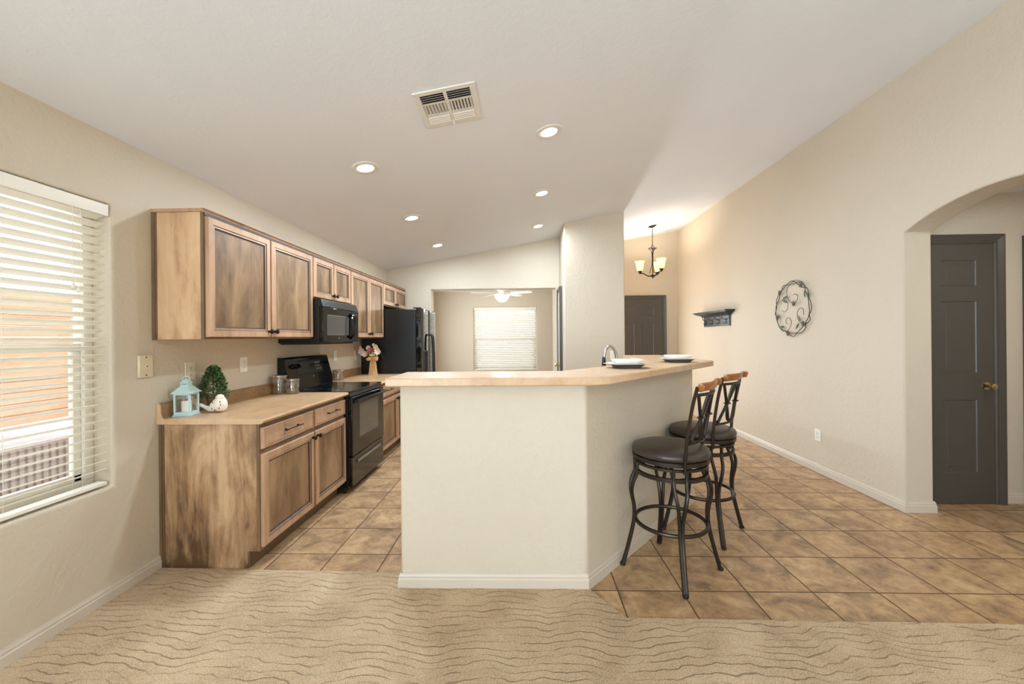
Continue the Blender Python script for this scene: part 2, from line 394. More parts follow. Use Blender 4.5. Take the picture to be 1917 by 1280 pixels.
# far room
b = MB(); FX0, FX1, FZ0, FZ1 = -1.216, .300, .57, 2.085
holed(b, [XL-.1, FX0, FX1, 2.2], [-.05, FZ0, FZ1, 2.7], 9.5, 9.64, M_XZ, {(1, 1)})
struct(b.build('wall_far', 'wall_paint', bevel=.012, smooth=40))
struct(bx(1.9, 2.0, 7.65, 9.55, -.05, 2.7).build('wall_far_right', 'wall_paint', smooth=0))
struct(bx(.55, 2.0, 7.62, 7.72, -.05, 2.7).build('wall_far_side', 'wall_paint', smooth=0))
struct(MB().prism([(XL-.1, YB+.15), (.57, YB+.15), (.57, 7.66), (2.1, 7.66), (2.1, 9.7), (XL-.1, 9.7)], 2.46, 2.6).build('ceiling_far', 'ceiling_paint', smooth=0))

# ------------------------------------------------------------------ peninsula half wall
pw = [(-.68, 2.139), (.327, 2.145), (1.377, 3.306), (1.377, 4.30), (1.257, 4.30), (1.257, 3.352), (.274, 2.262), (-.68, 2.262)]
struct(MB().prism(pw, -.01, 1.103).build('wall_peninsula', 'wall_paint', bevel=.015, smooth=40, seg=4))

# ------------------------------------------------------------------ baseboards
def baseboard(name, path, hgt=.083, t=.013):
    """path: floor polyline, board stands on its left side"""
    prof = [(0, 0), (t, 0), (t, hgt*.62), (t*.72, hgt*.68), (t*.72, hgt*.82), (t*.45, hgt*.9), (t*.3, hgt), (0, hgt)]
    P = [Vector((x, y, 0)) for x, y in path]; b = MB(); rings = []
    for i, p in enumerate(P):
        d1 = (P[i]-P[i-1]).normalized() if i else (P[1]-P[0]).normalized()
        d2 = (P[i+1]-P[i]).normalized() if i < len(P)-1 else d1
        n1 = Vector((-d1.y, d1.x, 0)); n2 = Vector((-d2.y, d2.x, 0)); m = (n1+n2).normalized(); k = 1/max(.3, m.dot(n1))
        rings.append([b.b.verts.new(p + m*(a*k) + Vector((0, 0, z))) for a, z in prof])
    for A, B in zip(rings, rings[1:]):
        for k in range(len(prof)): b.face([A[k], A[(k+1) % len(prof)], B[(k+1) % len(prof)], B[k]])
    b.face(rings[0]); b.face(rings[-1])
    return struct(b.build(name, 'trim_paint', smooth=0))
baseboard('baseboard_left', [(XL, 2.30), (XL, YR)])
baseboard('baseboard_peninsula', [(1.377, 4.3), (1.377, 3.306), (.327, 2.145), (-.68, 2.139), (-.68, 2.262)][::-1][::-1] and [(-.68, 2.262), (-.68, 2.139), (.327, 2.145), (1.377, 3.306), (1.377, 4.30)][::-1])
baseboard('baseboard_right', [(XR+.21, 3.279), (XR+.21, 3.105), (XR, 3.105), (XR, 7.549)][::-1][::-1] and [(XR+.21, 3.20), (XR+.21, 3.105), (XR, 3.105), (XR, 7.549)])
baseboard('baseboard_entry', [(XR, 7.55), (2.66, 7.55)])
baseboard('baseboard_hall', [(3.95, 3.28), (3.80, 3.28)])
baseboard('baseboard_pantry', [(px1, 7.5), (px1, 5.49), (px0, 5.49), (px0, 5.75)])
baseboard('baseboard_far', [(1.9, 9.5), (XL, 9.5)])
baseboard('baseboard_rear', [(XL, YR), (-1.9, YR)])
# flip any baseboard that stands inside its wall: handled by path direction

# ------------------------------------------------------------------ windows
def window(name, M, w0, w1, z0, z1, d0, d1, railz):
    """frame in wall plane; a along wall, depth d0..d1"""
    f = .045; b = MB()
    for q in ((w0, w1, z0, z0+f), (w0, w1, z1-f, z1), (w0, w0+f, z0+f, z1-f), (w1-f, w1, z0+f, z1-f)):
        b.prism([(q[0], q[2]), (q[1], q[2]), (q[1], q[3]), (q[0], q[3])], d0, d1, M)
    r = struct(b.build(name, 'white_vinyl', bevel=.004))
    g = .035; b = MB(); e0 = d0+(d1-d0)*.25; e1 = d0+(d1-d0)*.7
    for q in ((w0+f, w1-f, z0+f, z0+f+g), (w0+f, w1-f, railz-.02, railz+.02), (w0+f, w0+f+g, z0+f, railz-.02), (w1-f-g, w1-f, z0+f, railz-.02)):
        b.prism([(q[0], q[2]), (q[1], q[2]), (q[1], q[3]), (q[0], q[3])], e0, e1, M)
    b.build('sash', 'white_vinyl', r, bevel=.003)
    b = MB(); m = (d0+d1)/2
    b.prism([(w0+f, z0+f), (w1-f, z0+f), (w1-f, z1-f), (w0+f, z1-f)], m-.002, m+.002, M); b.build('pane', 'window_glass', r, smooth=0)
    return r
window('window_1', M_YZ, WY0, WY1, WZ0, WZ1, XL-.165, XL-.105, 1.32)
window('window_2', M_XZ, FX0, FX1, FZ0, FZ1, 9.57, 9.63, 1.32)
window('window_3', M_YZ, -3.0, -1.4, WZ0, WZ1, XL-.165, XL-.105, 1.32)
window('window_4', M_YZ, 7.1, 8.7, WZ0, WZ1, XL-.165, XL-.105, 1.32)
# patio doors of the rear wall: frame and two panes
b = MB()
for q in ((-1.9, .6, .02, .08), (-1.9, .6, 2.12, 2.2), (-1.9, -1.82, .08, 2.12), (.52, .6, .08, 2.12), (-.70, -.60, .08, 2.12)):
    b.prism([(q[0], q[2]), (q[1], q[2]), (q[1], q[3]), (q[0], q[3])], YR-.11, YR-.05, M_XZ)
r = struct(b.build('window_5', 'white_vinyl', smooth=0))
b = MB(); b.prism([(-1.82, .08), (.52, .08), (.52, 2.12), (-1.82, 2.12)], YR-.085, YR-.08, M_XZ); b.build('pane', 'window_glass', r, smooth=0)

# ------------------------------------------------------------------ blinds
def blind(name, label, axis, w0, w1, ztop, zbot, c, side, pitch=.0425, tilt=22, headh=.062, cords=()):
    """axis 'Y': blind runs along Y at x=c; room is at +X (side=1). axis 'X': along X at y=c; room at -Y (side=-1)"""
    t = thing(name, label, 'blind', ((c, (w0+w1)/2, zbot) if axis == 'Y' else ((w0+w1)/2, c, zbot)))
    def P(u, d, z): return Vector((c+side*d, u, z)) if axis == 'Y' else Vector((u, c+side*d, z))
    def pbox(b, u0, u1, d0, d1, z0, z1):
        v = [b.b.verts.new(P(u, d, z)) for u in (u0, u1) for d in (d0, d1) for z in (z0, z1)]
        for q in ((0, 1, 3, 2), (4, 6, 7, 5), (0, 4, 5, 1), (2, 3, 7, 6), (0, 2, 6, 4), (1, 5, 7, 3)): b.face([v[i] for i in q])
    b = MB(); pbox(b, w0+.004, w1-.004, -.028, .028, ztop-.04, ztop-.004); b.build('headrail', 'blind_white', t, bevel=.002)
    b = MB(); pbox(b, w0, w1, .030, .036, ztop-headh, ztop-.002); pbox(b, w1-.006, w1, -.02, .030, ztop-headh, ztop-.002); pbox(b, w0, w0+.006, -.02, .030, ztop-headh, ztop-.002)
    b.build('valance', 'blind_white', t, bevel=.002)
    z = ztop-headh-.008; n = 0; ca, sa = math.cos(math.radians(tilt)), math.sin(math.radians(tilt))
    while z > zbot+.035:
        b = MB(); vs = []
        for u in (w0+.008, w1-.008):
            for dd in (-.025, -.0125, 0, .0125, .025):
                crown = .0022*(1-(dd/.025)**2)
                for th in (-.0012, .0012):
                    vs.append(b.b.verts.new(P(u, dd*ca-(crown+th)*sa, z+dd*sa+(crown+th)*ca)))
        for k in range(4):
            i, j = 2*k, 2*k+2
            b.face([vs[i+1], vs[j+1], vs[j+11], vs[i+11]]); b.face([vs[i], vs[i+10], vs[j+10], vs[j]])
            b.face([vs[i], vs[j], vs[j+1], vs[i+1]]); b.face([vs[i+10], vs[i+11], vs[j+11], vs[j+10]])
        b.face([vs[0], vs[1], vs[11], vs[10]]); b.face([vs[8], vs[18], vs[19], vs[9]])
        b.build('slat', 'blind_white', t, smooth=40)
        z -= pitch; n += 1
    b = MB(); pbox(b, w0+.008, w1-.008, -.025, .025, zbot, zbot+.018); b.build('bottom_rail', 'blind_white', t, bevel=.003)
    for u in cords:
        b = MB()
        for dd in (-.026, .027): b.tube([P(u, dd, zbot+.01), P(u, dd, ztop-.04)], .0009, 5)
        b.build('ladder_cord', 'cord_white', t)
    return t, P
bl, P = blind('window_blind', 'white slatted blind tilted half open in the large left window', 'Y', WY0+.012, WY1-.010, WZ1-.004, WZ0+.012, XL-.040, 1, cords=(1.62-.02, 1.90, .95, .62))
b = MB(); b.tube([P(1.855, .04, 2.02), P(1.852, .042, 1.82), P(1.856, .04, 1.635)], .0013, 5); b.build('pull_cord', 'cord_white', bl)
b = MB(); b.lathe([(.002, 0), (.008, .004), (.0065, .02), (.003, .03)], P(1.856, .04, 1.606), 10); b.lathe([(.002, 0), (.008, .004), (.0065, .02), (.003, .03)], P(1.875, .042, 1.59), 10); b.build('cord_tassel', 'cord_white', bl)
b2, P2 = blind('window_blind', 'white slatted blind on the far room window beneath the ceiling fan', 'X', FX0+.01, FX1-.01, FZ1-.004, FZ0+.01, 9.53, -1, tilt=38, cords=(FX0+.15, (FX0+FX1)/2, FX1-.15))
b = MB(); b.tube([P2(FX0+.11, .045, 2.0), P2(FX0+.11, .045, 1.25)], .004, 6); b.build('tilt_wand', 'cord_white', b2)

# ------------------------------------------------------------------ outside
struct(bx(-14, 12, YR-8, 18, -.2, -.13).build('ground_outside', 'concrete', smooth=0))
def fence(a, b_, x0=True):
    m = MB()
    for i in range(12): m.box(a[0], b_[0], a[1], b_[1], -.15+i*.2, -.15+i*.2+.19)
    return m
o = fence((-9.3, -6), (-9.1, 17)).build('garden_wall', 'fence_block', smooth=0); tag(o, 'salmon block garden wall outside the left window', 'wall')
o = fence((-9, 15), (9, 15.2)).build('garden_wall', 'concrete', smooth=0); tag(o, 'pale block garden wall outside the far room window', 'wall')
b = MB(); b.box(-4.6, -3.6, 1.2, 3.1, -.13, .60)
for i in range(40): b.box(-3.6, -3.585, 1.2+i*.0475, 1.225+i*.0475, -.13, .58)
o = b.build('patio_bench', 'patio_mauve', smooth=0); tag(o, 'low mauve grey ribbed patio bench seen through the left window blind', 'bench')
def shrub(loc, r, hh, label):
    b = MB()
    for i in range(500):
        a = random.uniform(0, 2*PI); rr = r*math.sqrt(random.random()); zz = random.random()*hh
        p = Vector((loc[0]+rr*math.cos(a), loc[1]+rr*math.sin(a), loc[2]+zz)); d = Vector((random.gauss(0, 1), random.gauss(0, 1), random.gauss(0, 1))).normalized()*.09; e = d.orthogonal().normalized()*.035
        v = [b.b.verts.new(q) for q in (p-d, p+e, p+d, p-e)]; b.face(v)
    o = b.build('shrub', 'shrub_green', smooth=0, recalc=False); tag(o, label, 'shrub'); return o
shrub((1.0, 13.6, -.13), .7, 1.5, 'green shrub by the garden wall outside the far room window')

# ------------------------------------------------------------------ doors
PAN = [(0, 0, 0), (.004, -.004, 0), (.014, -.019, 0), (.022, -.019, 0), (.044, -.005, 0)]   # raised panel moulding below the face
def door_slab(b, O, U, V, N, w, h, t, us, vs, prof, skip=()):
    """slab with panels at us=[(u0,u1)..], vs=[(v0,v1)..]"""
    O, U, V, N = map(Vector, (O, U, V, N))
    ul = sorted({0, w, *[x for p in us for x in p]}); vl = sorted({0, h, *[x for p in vs for x in p]})
    Q = lambda u, v, d: b.b.verts.new(O+U*u+V*v+N*d)
    for i in range(len(ul)-1):
        for j in range(len(vl)-1):
            u0, u1, v0, v1 = ul[i], ul[i+1], vl[j], vl[j+1]
            if (u0, u1) in us and (v0, v1) in vs:
                rg = [[Q(*c, t+d) for c in ((u0+a, v0+a), (u1-a, v0+a), (u1-a, v1-a), (u0+a, v1-a))] for a, d, _ in prof]
                for A, B in zip(rg, rg[1:]):
                    for k in range(4): b.face([A[k], A[(k+1) % 4], B[(k+1) % 4], B[k]])
                b.face(rg[-1])
            else: b.face([Q(u0, v0, t), Q(u1, v0, t), Q(u1, v1, t), Q(u0, v1, t)])
    for a, c in (((0, 0), (w, 0)), ((w, 0), (w, h)), ((w, h), (0, h)), ((0, h), (0, 0))):
        b.face([Q(*a, 0), Q(*c, 0), Q(*c, t), Q(*a, t)])
    b.face([Q(0, 0, 0), Q(0, h, 0), Q(w, h, 0), Q(w, 0, 0)])
    bmesh.ops.remove_doubles(b.b, verts=b.b.verts, dist=1e-5)
def casing(b, O, U, V, N, w, h, cw=.06, t=.016):
    """moulded casing around an opening w x h (open at the floor)"""
    O, U, V, N = map(Vector, (O, U, V, N))
    prof = [(-.001, 0), (-.001, .026), (.010, .034), (cw*.35, .030), (cw*.7, .040), (cw*.85, .044), (cw, .040), (cw, 0)]
    rings = []
    for k, (u, v, du, dv) in enumerate(((0, 0, -1, 0), (0, h, -1, 1), (w, h, 1, 1), (w, 0, 1, 0))):
        rings.append([b.b.verts.new(O+U*(u+du*a)+V*(v+dv*a)+N*d) for a, d in prof])
    for A, B in zip(rings, rings[1:]):
        for k in range(len(prof)-1): b.face([A[k], A[k+1], B[k+1], B[k]])
    b.face(rings[0]); b.face(rings[-1])
def knob(parent, O, N, mat='brass', r=.027):
    M = Vector(N).to_track_quat('Z', 'Y').to_matrix().to_4x4()
    b = MB(); b.lathe([(0, 0), (.031, 0), (.031, .006), (.012, .010), (.010, .028), (.018, .034), (r, .048), (r*.95, .060), (r*.5, .067), (0, .068)], O, 20, M)
    return sub(b.build('door_knob', mat, parent), 'polished brass knob')
# hall door seen through the arch (hinged left, knob on the right)
b = MB(); door_slab(b, (3.105, 3.258, .006), (1, 0, 0), (0, 0, 1), (0, -1, 0), .602, 2.05, .006, [(.20-.0, .47)], [(.245, .82), (1.035, 1.60), (1.722, 1.925)], PAN)
d = struct(b.build('door_2', 'dark_door', smooth=25)); 
b = MB(); b.box(3.10, 3.712, 3.262, 3.279, 0, 2.058); casing(b, (3.10, 3.279, 0), (1, 0, 0), (0, 0, 1), (0, -1, 0), .612, 2.058, .075); struct(b.build('trim_1', 'dark_door', smooth=0))
knob(d, (3.645, 3.252, .935), (0, -1, 0))
b = MB(); door_slab(b, (4.03, 3.258, .006), (1, 0, 0), (0, 0, 1), (0, -1, 0), .39, 2.05, .006, [(.10, .30)], [(.245, .82), (1.035, 1.60), (1.722, 1.925)], PAN)
struct(b.build('door_4', 'dark_door', smooth=25))
b = MB(); casing(b, (4.025, 3.279, 0), (1, 0, 0), (0, 0, 1), (0, -1, 0), .37, 2.058, .065); struct(b.build('trim_4', 'dark_door', smooth=0))
# front door
b = MB(); door_slab(b, (1.675, 7.528, .006), (1, 0, 0), (0, 0, 1), (0, -1, 0), .912, 2.05, .006, [(.165, .385), (.527, .747)], [(.20, .82), (.98, 1.585), (1.72, 1.895)], PAN)
d = struct(b.build('door_1', 'dark_door', smooth=25)); knob(d, (2.53, 7.522, .93), (0, -1, 0))
b = MB(); b.box(1.668, 2.594, 7.532, 7.549, 0, 2.058); casing(b, (1.668, 7.549, 0), (1, 0, 0), (0, 0, 1), (0, -1, 0), .926, 2.058, .062); struct(b.build('trim_2', 'dark_door', smooth=0))
# dark glossy pantry door, seen edge on; white stands in for its reflection
b = MB(); door_slab(b, (.538, 6.20, .006), (0, -1, 0), (0, 0, 1), (-1, 0, 0), .34, 2.03, .008, [(.09, .25)], [(.22, .82), (.98, 1.585), (1.72, 1.895)], PAN)
d = struct(b.build('door_3', 'white_vinyl', smooth=25)); knob(d, (.530, 6.12, .93), (-1, 0, 0))
b = MB(); casing(b, (.554, 6.205, 0), (0, -1, 0), (0, 0, 1), (-1, 0, 0), .35, 2.05, .045); struct(b.build('trim_3', 'dark_door', smooth=0))

# ------------------------------------------------------------------ cabinets
DOORP = [(0, 0, 0), (0, .016, 0), (.004, .020, 0), (.040, .020, 0), (.043, .015, 1), (.048, .0165, 0), (.054, .0165, 0), (.057, .011, 1), (.064, .009, 1), (.067, .009, 2)]
DRAWP = [(0, 0, 0), (0, .015, 0), (.006, .020, 0), (.013, .020, 0), (.015, .0185, 1), (.018, .020, 0)]
def cab_door(parent, x, y0, y1, z0, z1, knobs=None):
    """door on a +X facing cabinet front"""
    b = MB(); b.stepped((x, y0, z0), (0, 1, 0), (0, 0, 1), (1, 0, 0), y1-y0, z1-z0, DOORP)
    d = b.build('door', ['cab_frame', 'glaze_dark', 'cab_door_panel'], parent, smooth=20)
    if knobs:
        M = Vector((1, 0, 0)).to_track_quat('Z', 'Y').to_matrix().to_4x4()
        b = MB(); b.lathe([(0, 0), (.010, 0), (.010, .003), (.0065, .006), (.0065, .014), (.016, .018), (.0178, .024), (.015, .030), (0, .033)], (x+.020, knobs[0], knobs[1]), 14, M)
        b.build('knob', 'bronze', d)
    return d
def drawer(parent, x, y0, y1, z0, z1, L=.095):
    b = MB(); b.stepped((x, y0, z0), (0, 1, 0), (0, 0, 1), (1, 0, 0), y1-y0, z1-z0, DRAWP)
    d = b.build('drawer', ['cab_frame', 'glaze_dark', 'cab_door_panel'], parent, smooth=20)
    yc = (y0+y1)/2; zc = (z0+z1)/2+.004; b = MB()
    for s in (-1, 1):
        b.tube([(x+.02, yc+s*L*.72, zc), (x+.032, yc+s*L*.72, zc), (x+.046, yc+s*L*.72, zc)], [.007, .0045, .0045], 8)
    b.tube(spline([(x+.046, yc-L, zc), (x+.046, yc-L*.3, zc+.002), (x+.046, yc+L*.3, zc+.002), (x+.046, yc+L, zc)], 4), [.005]+[.0042]*11+[.005], 8)
    b.build('pull_handle', 'bronze', d); return d
def upper(label, y0, y1, z0, z1, doors, side=False, kz=.04):
    t = thing('wall_cabinet', label, 'cabinet', (XL, y0, z0), 'upper kitchen cabinets')
    xf = -1.865
    b = MB(); b.box(XL+.001, xf-.018, y0, y1, z0, z1); b.build('carcass', 'cab_side_light' if side else 'cab_panel', t, smooth=0)
    b = MB(); b.box(xf-.018, xf, y0, y1, z0, z1); b.build('face_frame', 'cab_face', t, bevel=.001)
    b = MB(); b.prism([(XL+.001, z1), (xf+.004, z1), (xf+.006, z1+.006), (xf+.016, z1+.014), (xf+.016, z1+.019), (XL+.001, z1+.019)], y0-(.012 if side else 0), y1, M_XZ); b.build('crown_trim', 'cab_frame', t, smooth=0)
    b = MB(); b.box(xf-.002, xf+.008, y0+.001, y1, z1-.018, z1-.001); b.box(xf+.0005, xf+.0172, y0-(.0122 if side else 0), y1, z1+.0145, z1+.0165); b.build('glazed_bead', 'glaze_dark', t, smooth=0)
    if side:
        b = MB(); b.box(XL+.001, XL+.020, y0-.008, y0, z0-.002, z1); b.box(XL+.020, XL+.028, y0-.004, y0, z0-.002, z1); b.build('scribe_strip', 'cab_face', t, smooth=0)
    for i, (a, c) in enumerate(doors):
        ky = c-.026 if i % 2 == 0 else a+.026
        cab_door(t, xf, a, c, z0+.012, z1-.022, (ky, z0+.012+kz))
    return t
upper('tall upper cabinet nearest the window with two doors and a light worn side', 2.265, 3.440, 1.358, 2.100, [(2.278, 2.850), (2.863, 3.432)], True)
upper('short two-door upper cabinet directly above the black microwave', 3.441, 4.197, 1.715, 2.100, [(3.449, 3.810), (3.823, 4.188)])
upper('tall two-door upper cabinet between the microwave and the refrigerator', 4.198, 5.183, 1.358, 2.100, [(4.210, 4.685), (4.700, 5.172)])
upper('short two-door upper cabinet above the black refrigerator', 5.184, 6.185, 1.795, 2.100, [(5.196, 5.665), (5.680, 6.170)], kz=.03)

def base(label, y0, y1, splits, panel, zt=.857):
    t = thing('base_cabinet', label, 'cabinet', (XL, y0, 0), 'lower kitchen cabinets along the left wall')
    xf = -1.572
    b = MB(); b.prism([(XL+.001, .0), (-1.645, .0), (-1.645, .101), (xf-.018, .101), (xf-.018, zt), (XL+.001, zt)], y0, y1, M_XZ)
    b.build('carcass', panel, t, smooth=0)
    b = MB(); b.box(xf-.018, xf, y0, y1, .101, zt); b.build('face_frame', 'cab_face', t, bevel=.001)
    b = MB(); b.box(-1.646, -1.640, y0+.006, y1, 0, .1005); b.build('toe_kick', 'toe_dark', t, smooth=0)
    if panel == 'cab_side_worn':
        b = MB(); b.box(XL+.001, XL+.016, y0-.014, y0, 0, zt); b.box(XL+.016, XL+.024, y0-.007, y0, 0, zt); b.build('scribe_strip', 'cab_face', t, smooth=0)
    for i, (a, c) in enumerate(splits):
        drawer(t, xf, a, c, .703, .829)
        cab_door(t, xf, a, c, .122, .672, (c-.026 if i % 2 == 0 else a+.026, .635))
    return t
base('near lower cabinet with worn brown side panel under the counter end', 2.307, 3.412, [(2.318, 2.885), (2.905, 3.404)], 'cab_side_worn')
base('far lower cabinet between the black range and the refrigerator', 4.205, 5.190, [(4.225, 4.790), (4.812, 5.175)], 'cab_panel')

# countertops
def countertop(label, y0, y1, lip0, lip1):
    t = thing('countertop', label, 'countertop', (XL, y0, .858))
    b = MB(); b.prism([(XL+.001, .858), (-1.548, .858), (-1.534, .864), (-1.530, .876), (-1.536, .886), (-1.548, .890), (XL+.001, .890)], y0, y1, M_XZ)
    b.build('worktop', 'laminate', t, smooth=30)
    b = MB(); b.prism([(XL+.001, .890), (XL+.024, .890), (XL+.022, .972), (XL+.014, .980), (XL+.001, .980)], y0+lip0, y1-lip1, M_XZ)
    b.build('backsplash', 'laminate_splash', t, smooth=0)
    if lip0:
        b = MB(); b.prism([(XL+.001, .858), (XL+.040, .890), (XL+.032, .900), (XL+.026, .915), (XL+.024, .970), (XL+.014, .981), (XL+.001, .981)], y0-.001, y0+lip0, M_XZ)
        b.build('end_cap', 'laminate_bar', t, smooth=0)
    b = MB(); b.prism([(XL+.001, .8575), (-1.548, .8575), (-1.535, .864), (-1.531, .876), (-1.537, .886), (-1.549, .8897), (XL+.001, .8897)], y0-.0015, y0+.001, M_XZ)
    b.build('edge_band', 'laminate_bar', t, smooth=0)
    return t
countertop('peach laminate countertop carrying the lantern and topiary, with brown backsplash', 2.281, 3.418, .006, 0)
countertop('peach laminate countertop carrying the flower vase, beyond the range', 4.198, 5.185, 0, 0)

# ------------------------------------------------------------------ range
RY0, RY1 = 3.421, 4.194
t = thing('range', 'black freestanding electric range with oven window between the base cabinets', 'stove', (XL, RY0, 0))
xf = -1.545
b = MB(); b.box(XL+.003, xf, RY0+.002, RY1-.002, .045, .872); b.build('body', 'black_satin', t, bevel=.003)
for y in (RY0+.04, RY1-.04):
    for x in (XL+.06, xf-.05):
        b = MB(); b.lathe([(.016, 0), (.018, .006), (.012, .012), (.012, .048)], (x, y, 0), 12); b.build('foot', 'black_matte', t)
b = MB(); b.box(XL+.06, xf+.020, RY0, RY1, .872, .896); b.build('cooktop', 'black_gloss', t, bevel=.005)
for (x, y, r) in ((-1.70, 3.61, .10), (-1.70, 4.0, .075), (-1.95, 3.61, .075), (-1.95, 4.0, .10)):
    b = MB(); b.lathe([(r-.003, .0), (r, .0), (r, .0006), (r-.003, .0006)], (x, y, .8958), 40, closed=True); b.build('burner_ring', 'seat_steel', t)
# backguard
b = MB(); b.prism([(XL+.003, .872), (XL+.125, .872), (XL+.115, .985), (XL+.065, 1.180), (XL+.050, 1.190), (XL+.003, 1.190)], RY0+.006, RY1-.006, M_XZ)
b.build('backguard', 'black_gloss', t, bevel=.004)
def bg_pt(y, s, out=0):   # s 0..1 up the sloped control panel
    x0, z0, x1, z1 = XL+.115, .985, XL+.065, 1.18; n = Vector((.195, 0, .05)).normalized()
    return Vector((x0+(x1-x0)*s, y, z0+(z1-z0)*s)) + n*out
nrm = Vector((.195, 0, .05)).normalized()
b = MB(); U = Vector((0, 1, 0)); V = (bg_pt(0, 1)-bg_pt(0, 0)).normalized()
b.stepped(bg_pt(RY0+.16, .22), U, V, nrm, .45, .13, [(0, 0, 0), (.002, .003, 0), (.006, .0035, 0)]); b.build('control_panel', 'black_satin', t, smooth=0)
for y in (RY0+.10, RY0+.17, RY1-.17, RY1-.10):
    M = nrm.to_track_quat('Z', 'Y').to_matrix().to_4x4(); b = MB()
    b.lathe([(0, 0), (.024, 0), (.023, .006), (.019, .010), (.0175, .024), (.014, .027), (0, .028)], bg_pt(y, .62, .0), 20, M)
    p = bg_pt(y, .62, .024); b.box(-.004, .004, -.017, .017, 0, .012, Matrix.Translation(p) @ M @ Matrix.Rotation(.5, 4, 'Z')); b.build('control_knob', 'black_gloss', t)
b = MB(); b.stepped(bg_pt(RY0+.36, .5), U, V, nrm, .09, .035, [(0, 0, 0), (.001, .0045, 0), (.003, .0045, 0)]); b.build('clock_display', 'dark_glass', t, smooth=0)
b = MB()
for i in range(3):
    for j in range(3): b.stepped(bg_pt(RY0+.48+i*.035, .35+j*.16), U, V, nrm, .024, .016, [(0, 0, 0), (.001, .005, 0), (.003, .005, 0)])
b.build('touch_buttons', 'seat_steel', t, smooth=0)['kind'] = 'stuff'
b = MB(); b.lathe([(0, 0), (.013, 0), (.013, .002), (0, .002)], bg_pt(RY0+.40, .06, .001), 20, nrm.to_track_quat('Z', 'Y').to_matrix().to_4x4() @ Matrix.Diagonal((1, .65, 1, 1))); sub(b.build('badge', 'chrome', t), 'small oval silver badge')
# oven door, drawer
b = MB(); b.box(xf, xf+.042, RY0+.004, RY1-.004, .325, .842); od = b.build('oven_door', 'black_gloss', t, bevel=.006)
b = MB(); b.stepped((xf+.0415, RY0+.150, .462), (0, 1, 0), (0, 0, 1), (1, 0, 0), .462, .30, [(0, 0, 0), (0, .0015, 0), (.004, .002, 0), (.008, .0012, 0)]); sub(b.build('oven_window', 'oven_glass', od, smooth=0), 'oven glass with grey reflection in its colour')
b = MB(); xh = xf+.078
b.tube(spline([(xf+.04, RY0+.03, .800), (xh-.008, RY0+.034, .806), (xh, RY0+.07, .808), (xh+.006, RY0+.38, .810), (xh, RY1-.07, .808), (xh-.008, RY1-.034, .806), (xf+.04, RY1-.03, .800)], 6), .0125, 10, flat=1.15)
b.build('door_handle', 'black_gloss', od)
b = MB(); b.box(xf, xf+.022, RY0+.006, RY1-.006, .846, .871); b.build('vent_trim', 'black_satin', t, bevel=.003)
b = MB(); b.box(xf, xf+.036, RY0+.006, RY1-.006, .060, .316); dr = b.build('storage_drawer', 'black_gloss', t, bevel=.005)
b = MB(); b.prism([(xf+.035, .236), (xf+.035, .268), (xf+.044, .272), (xf+.050, .262), (xf+.044, .244)], RY0+.11, RY1-.11, M_XZ); b.build('drawer_grip', 'seat_steel', dr, smooth=40)

# ------------------------------------------------------------------ microwave
t = thing('microwave', 'black over-the-range microwave with looped handle beneath the short cabinet', 'microwave', (XL, 3.443, 1.315))
MY0, MY1, mz0, mz1 = 3.445, 4.192, 1.318, 1.713; mx = -1.80
b = MB(); b.box(XL+.002, mx, MY0, MY1, mz0, mz1); b.build('body', 'black_satin', t, bevel=.003)
b = MB(); b.prism([(mx, 1.640), (mx+.034, 1.640), (mx+.014, 1.706), (mx, 1.712)], MY0+.002, MY1-.002, M_XZ); b.build('vent_grille', 'black_satin', t, bevel=.002)
b = MB(); b.box(mx, mx+.034, MY0+.002, MY1-.150, mz0+.006, 1.637); md = b.build('door', 'black_gloss', t, bevel=.006)
b = MB(); b.stepped((mx+.0335, MY0+.075, mz0+.070), (0, 1, 0), (0, 0, 1), (1, 0, 0), .44, .185, [(0, 0, 0), (0, .002, 1), (.005, .0025, 1), (.009, .0008, 0)]); sub(b.build('window', ['oven_glass', 'seat_steel'], md, smooth=0), 'window with grey reflection in its colour and a thin bright rim')
b = MB(); b.box(mx, mx+.034, MY1-.148, MY1-.002, mz0+.006, 1.637); b.build('control_panel', 'black_satin', t, bevel=.004)
b = MB(); b.stepped((mx+.0335, MY1-.135, 1.585), (0, 1, 0), (0, 0, 1), (1, 0, 0), .10, .03, [(0, 0, 0), (0, .002, 0)]); b.build('clock_display', 'dark_glass', t, smooth=0)
b = MB(); yh = MY1-.185
for s, bow in ((-1, .042), (1, .042)):
    b.tube(spline([(mx+.032, yh, 1.355), (mx+.060, yh+s*bow*.55, 1.385), (mx+.066, yh+s*bow, 1.48), (mx+.060, yh+s*bow*.55, 1.575), (mx+.032, yh, 1.605)], 6), .0115, 8)
b.build('door_handle', 'black_gloss', md)
b = MB(); b.lathe([(0, 0), (.010, 0), (.010, .001), (0, .001)], (mx+.034, MY0+.30, mz0+.045), 16, Matrix.Rotation(PI/2, 4, 'Y')); sub(b.build('badge', 'chrome', md), 'tiny round silver badge')
b = MB(); b.box(XL+.01, mx-.02, MY0+.02, MY1-.02, mz0-.012, mz0+.0); b.build('underside_filter', 'black_matte', t, smooth=0)

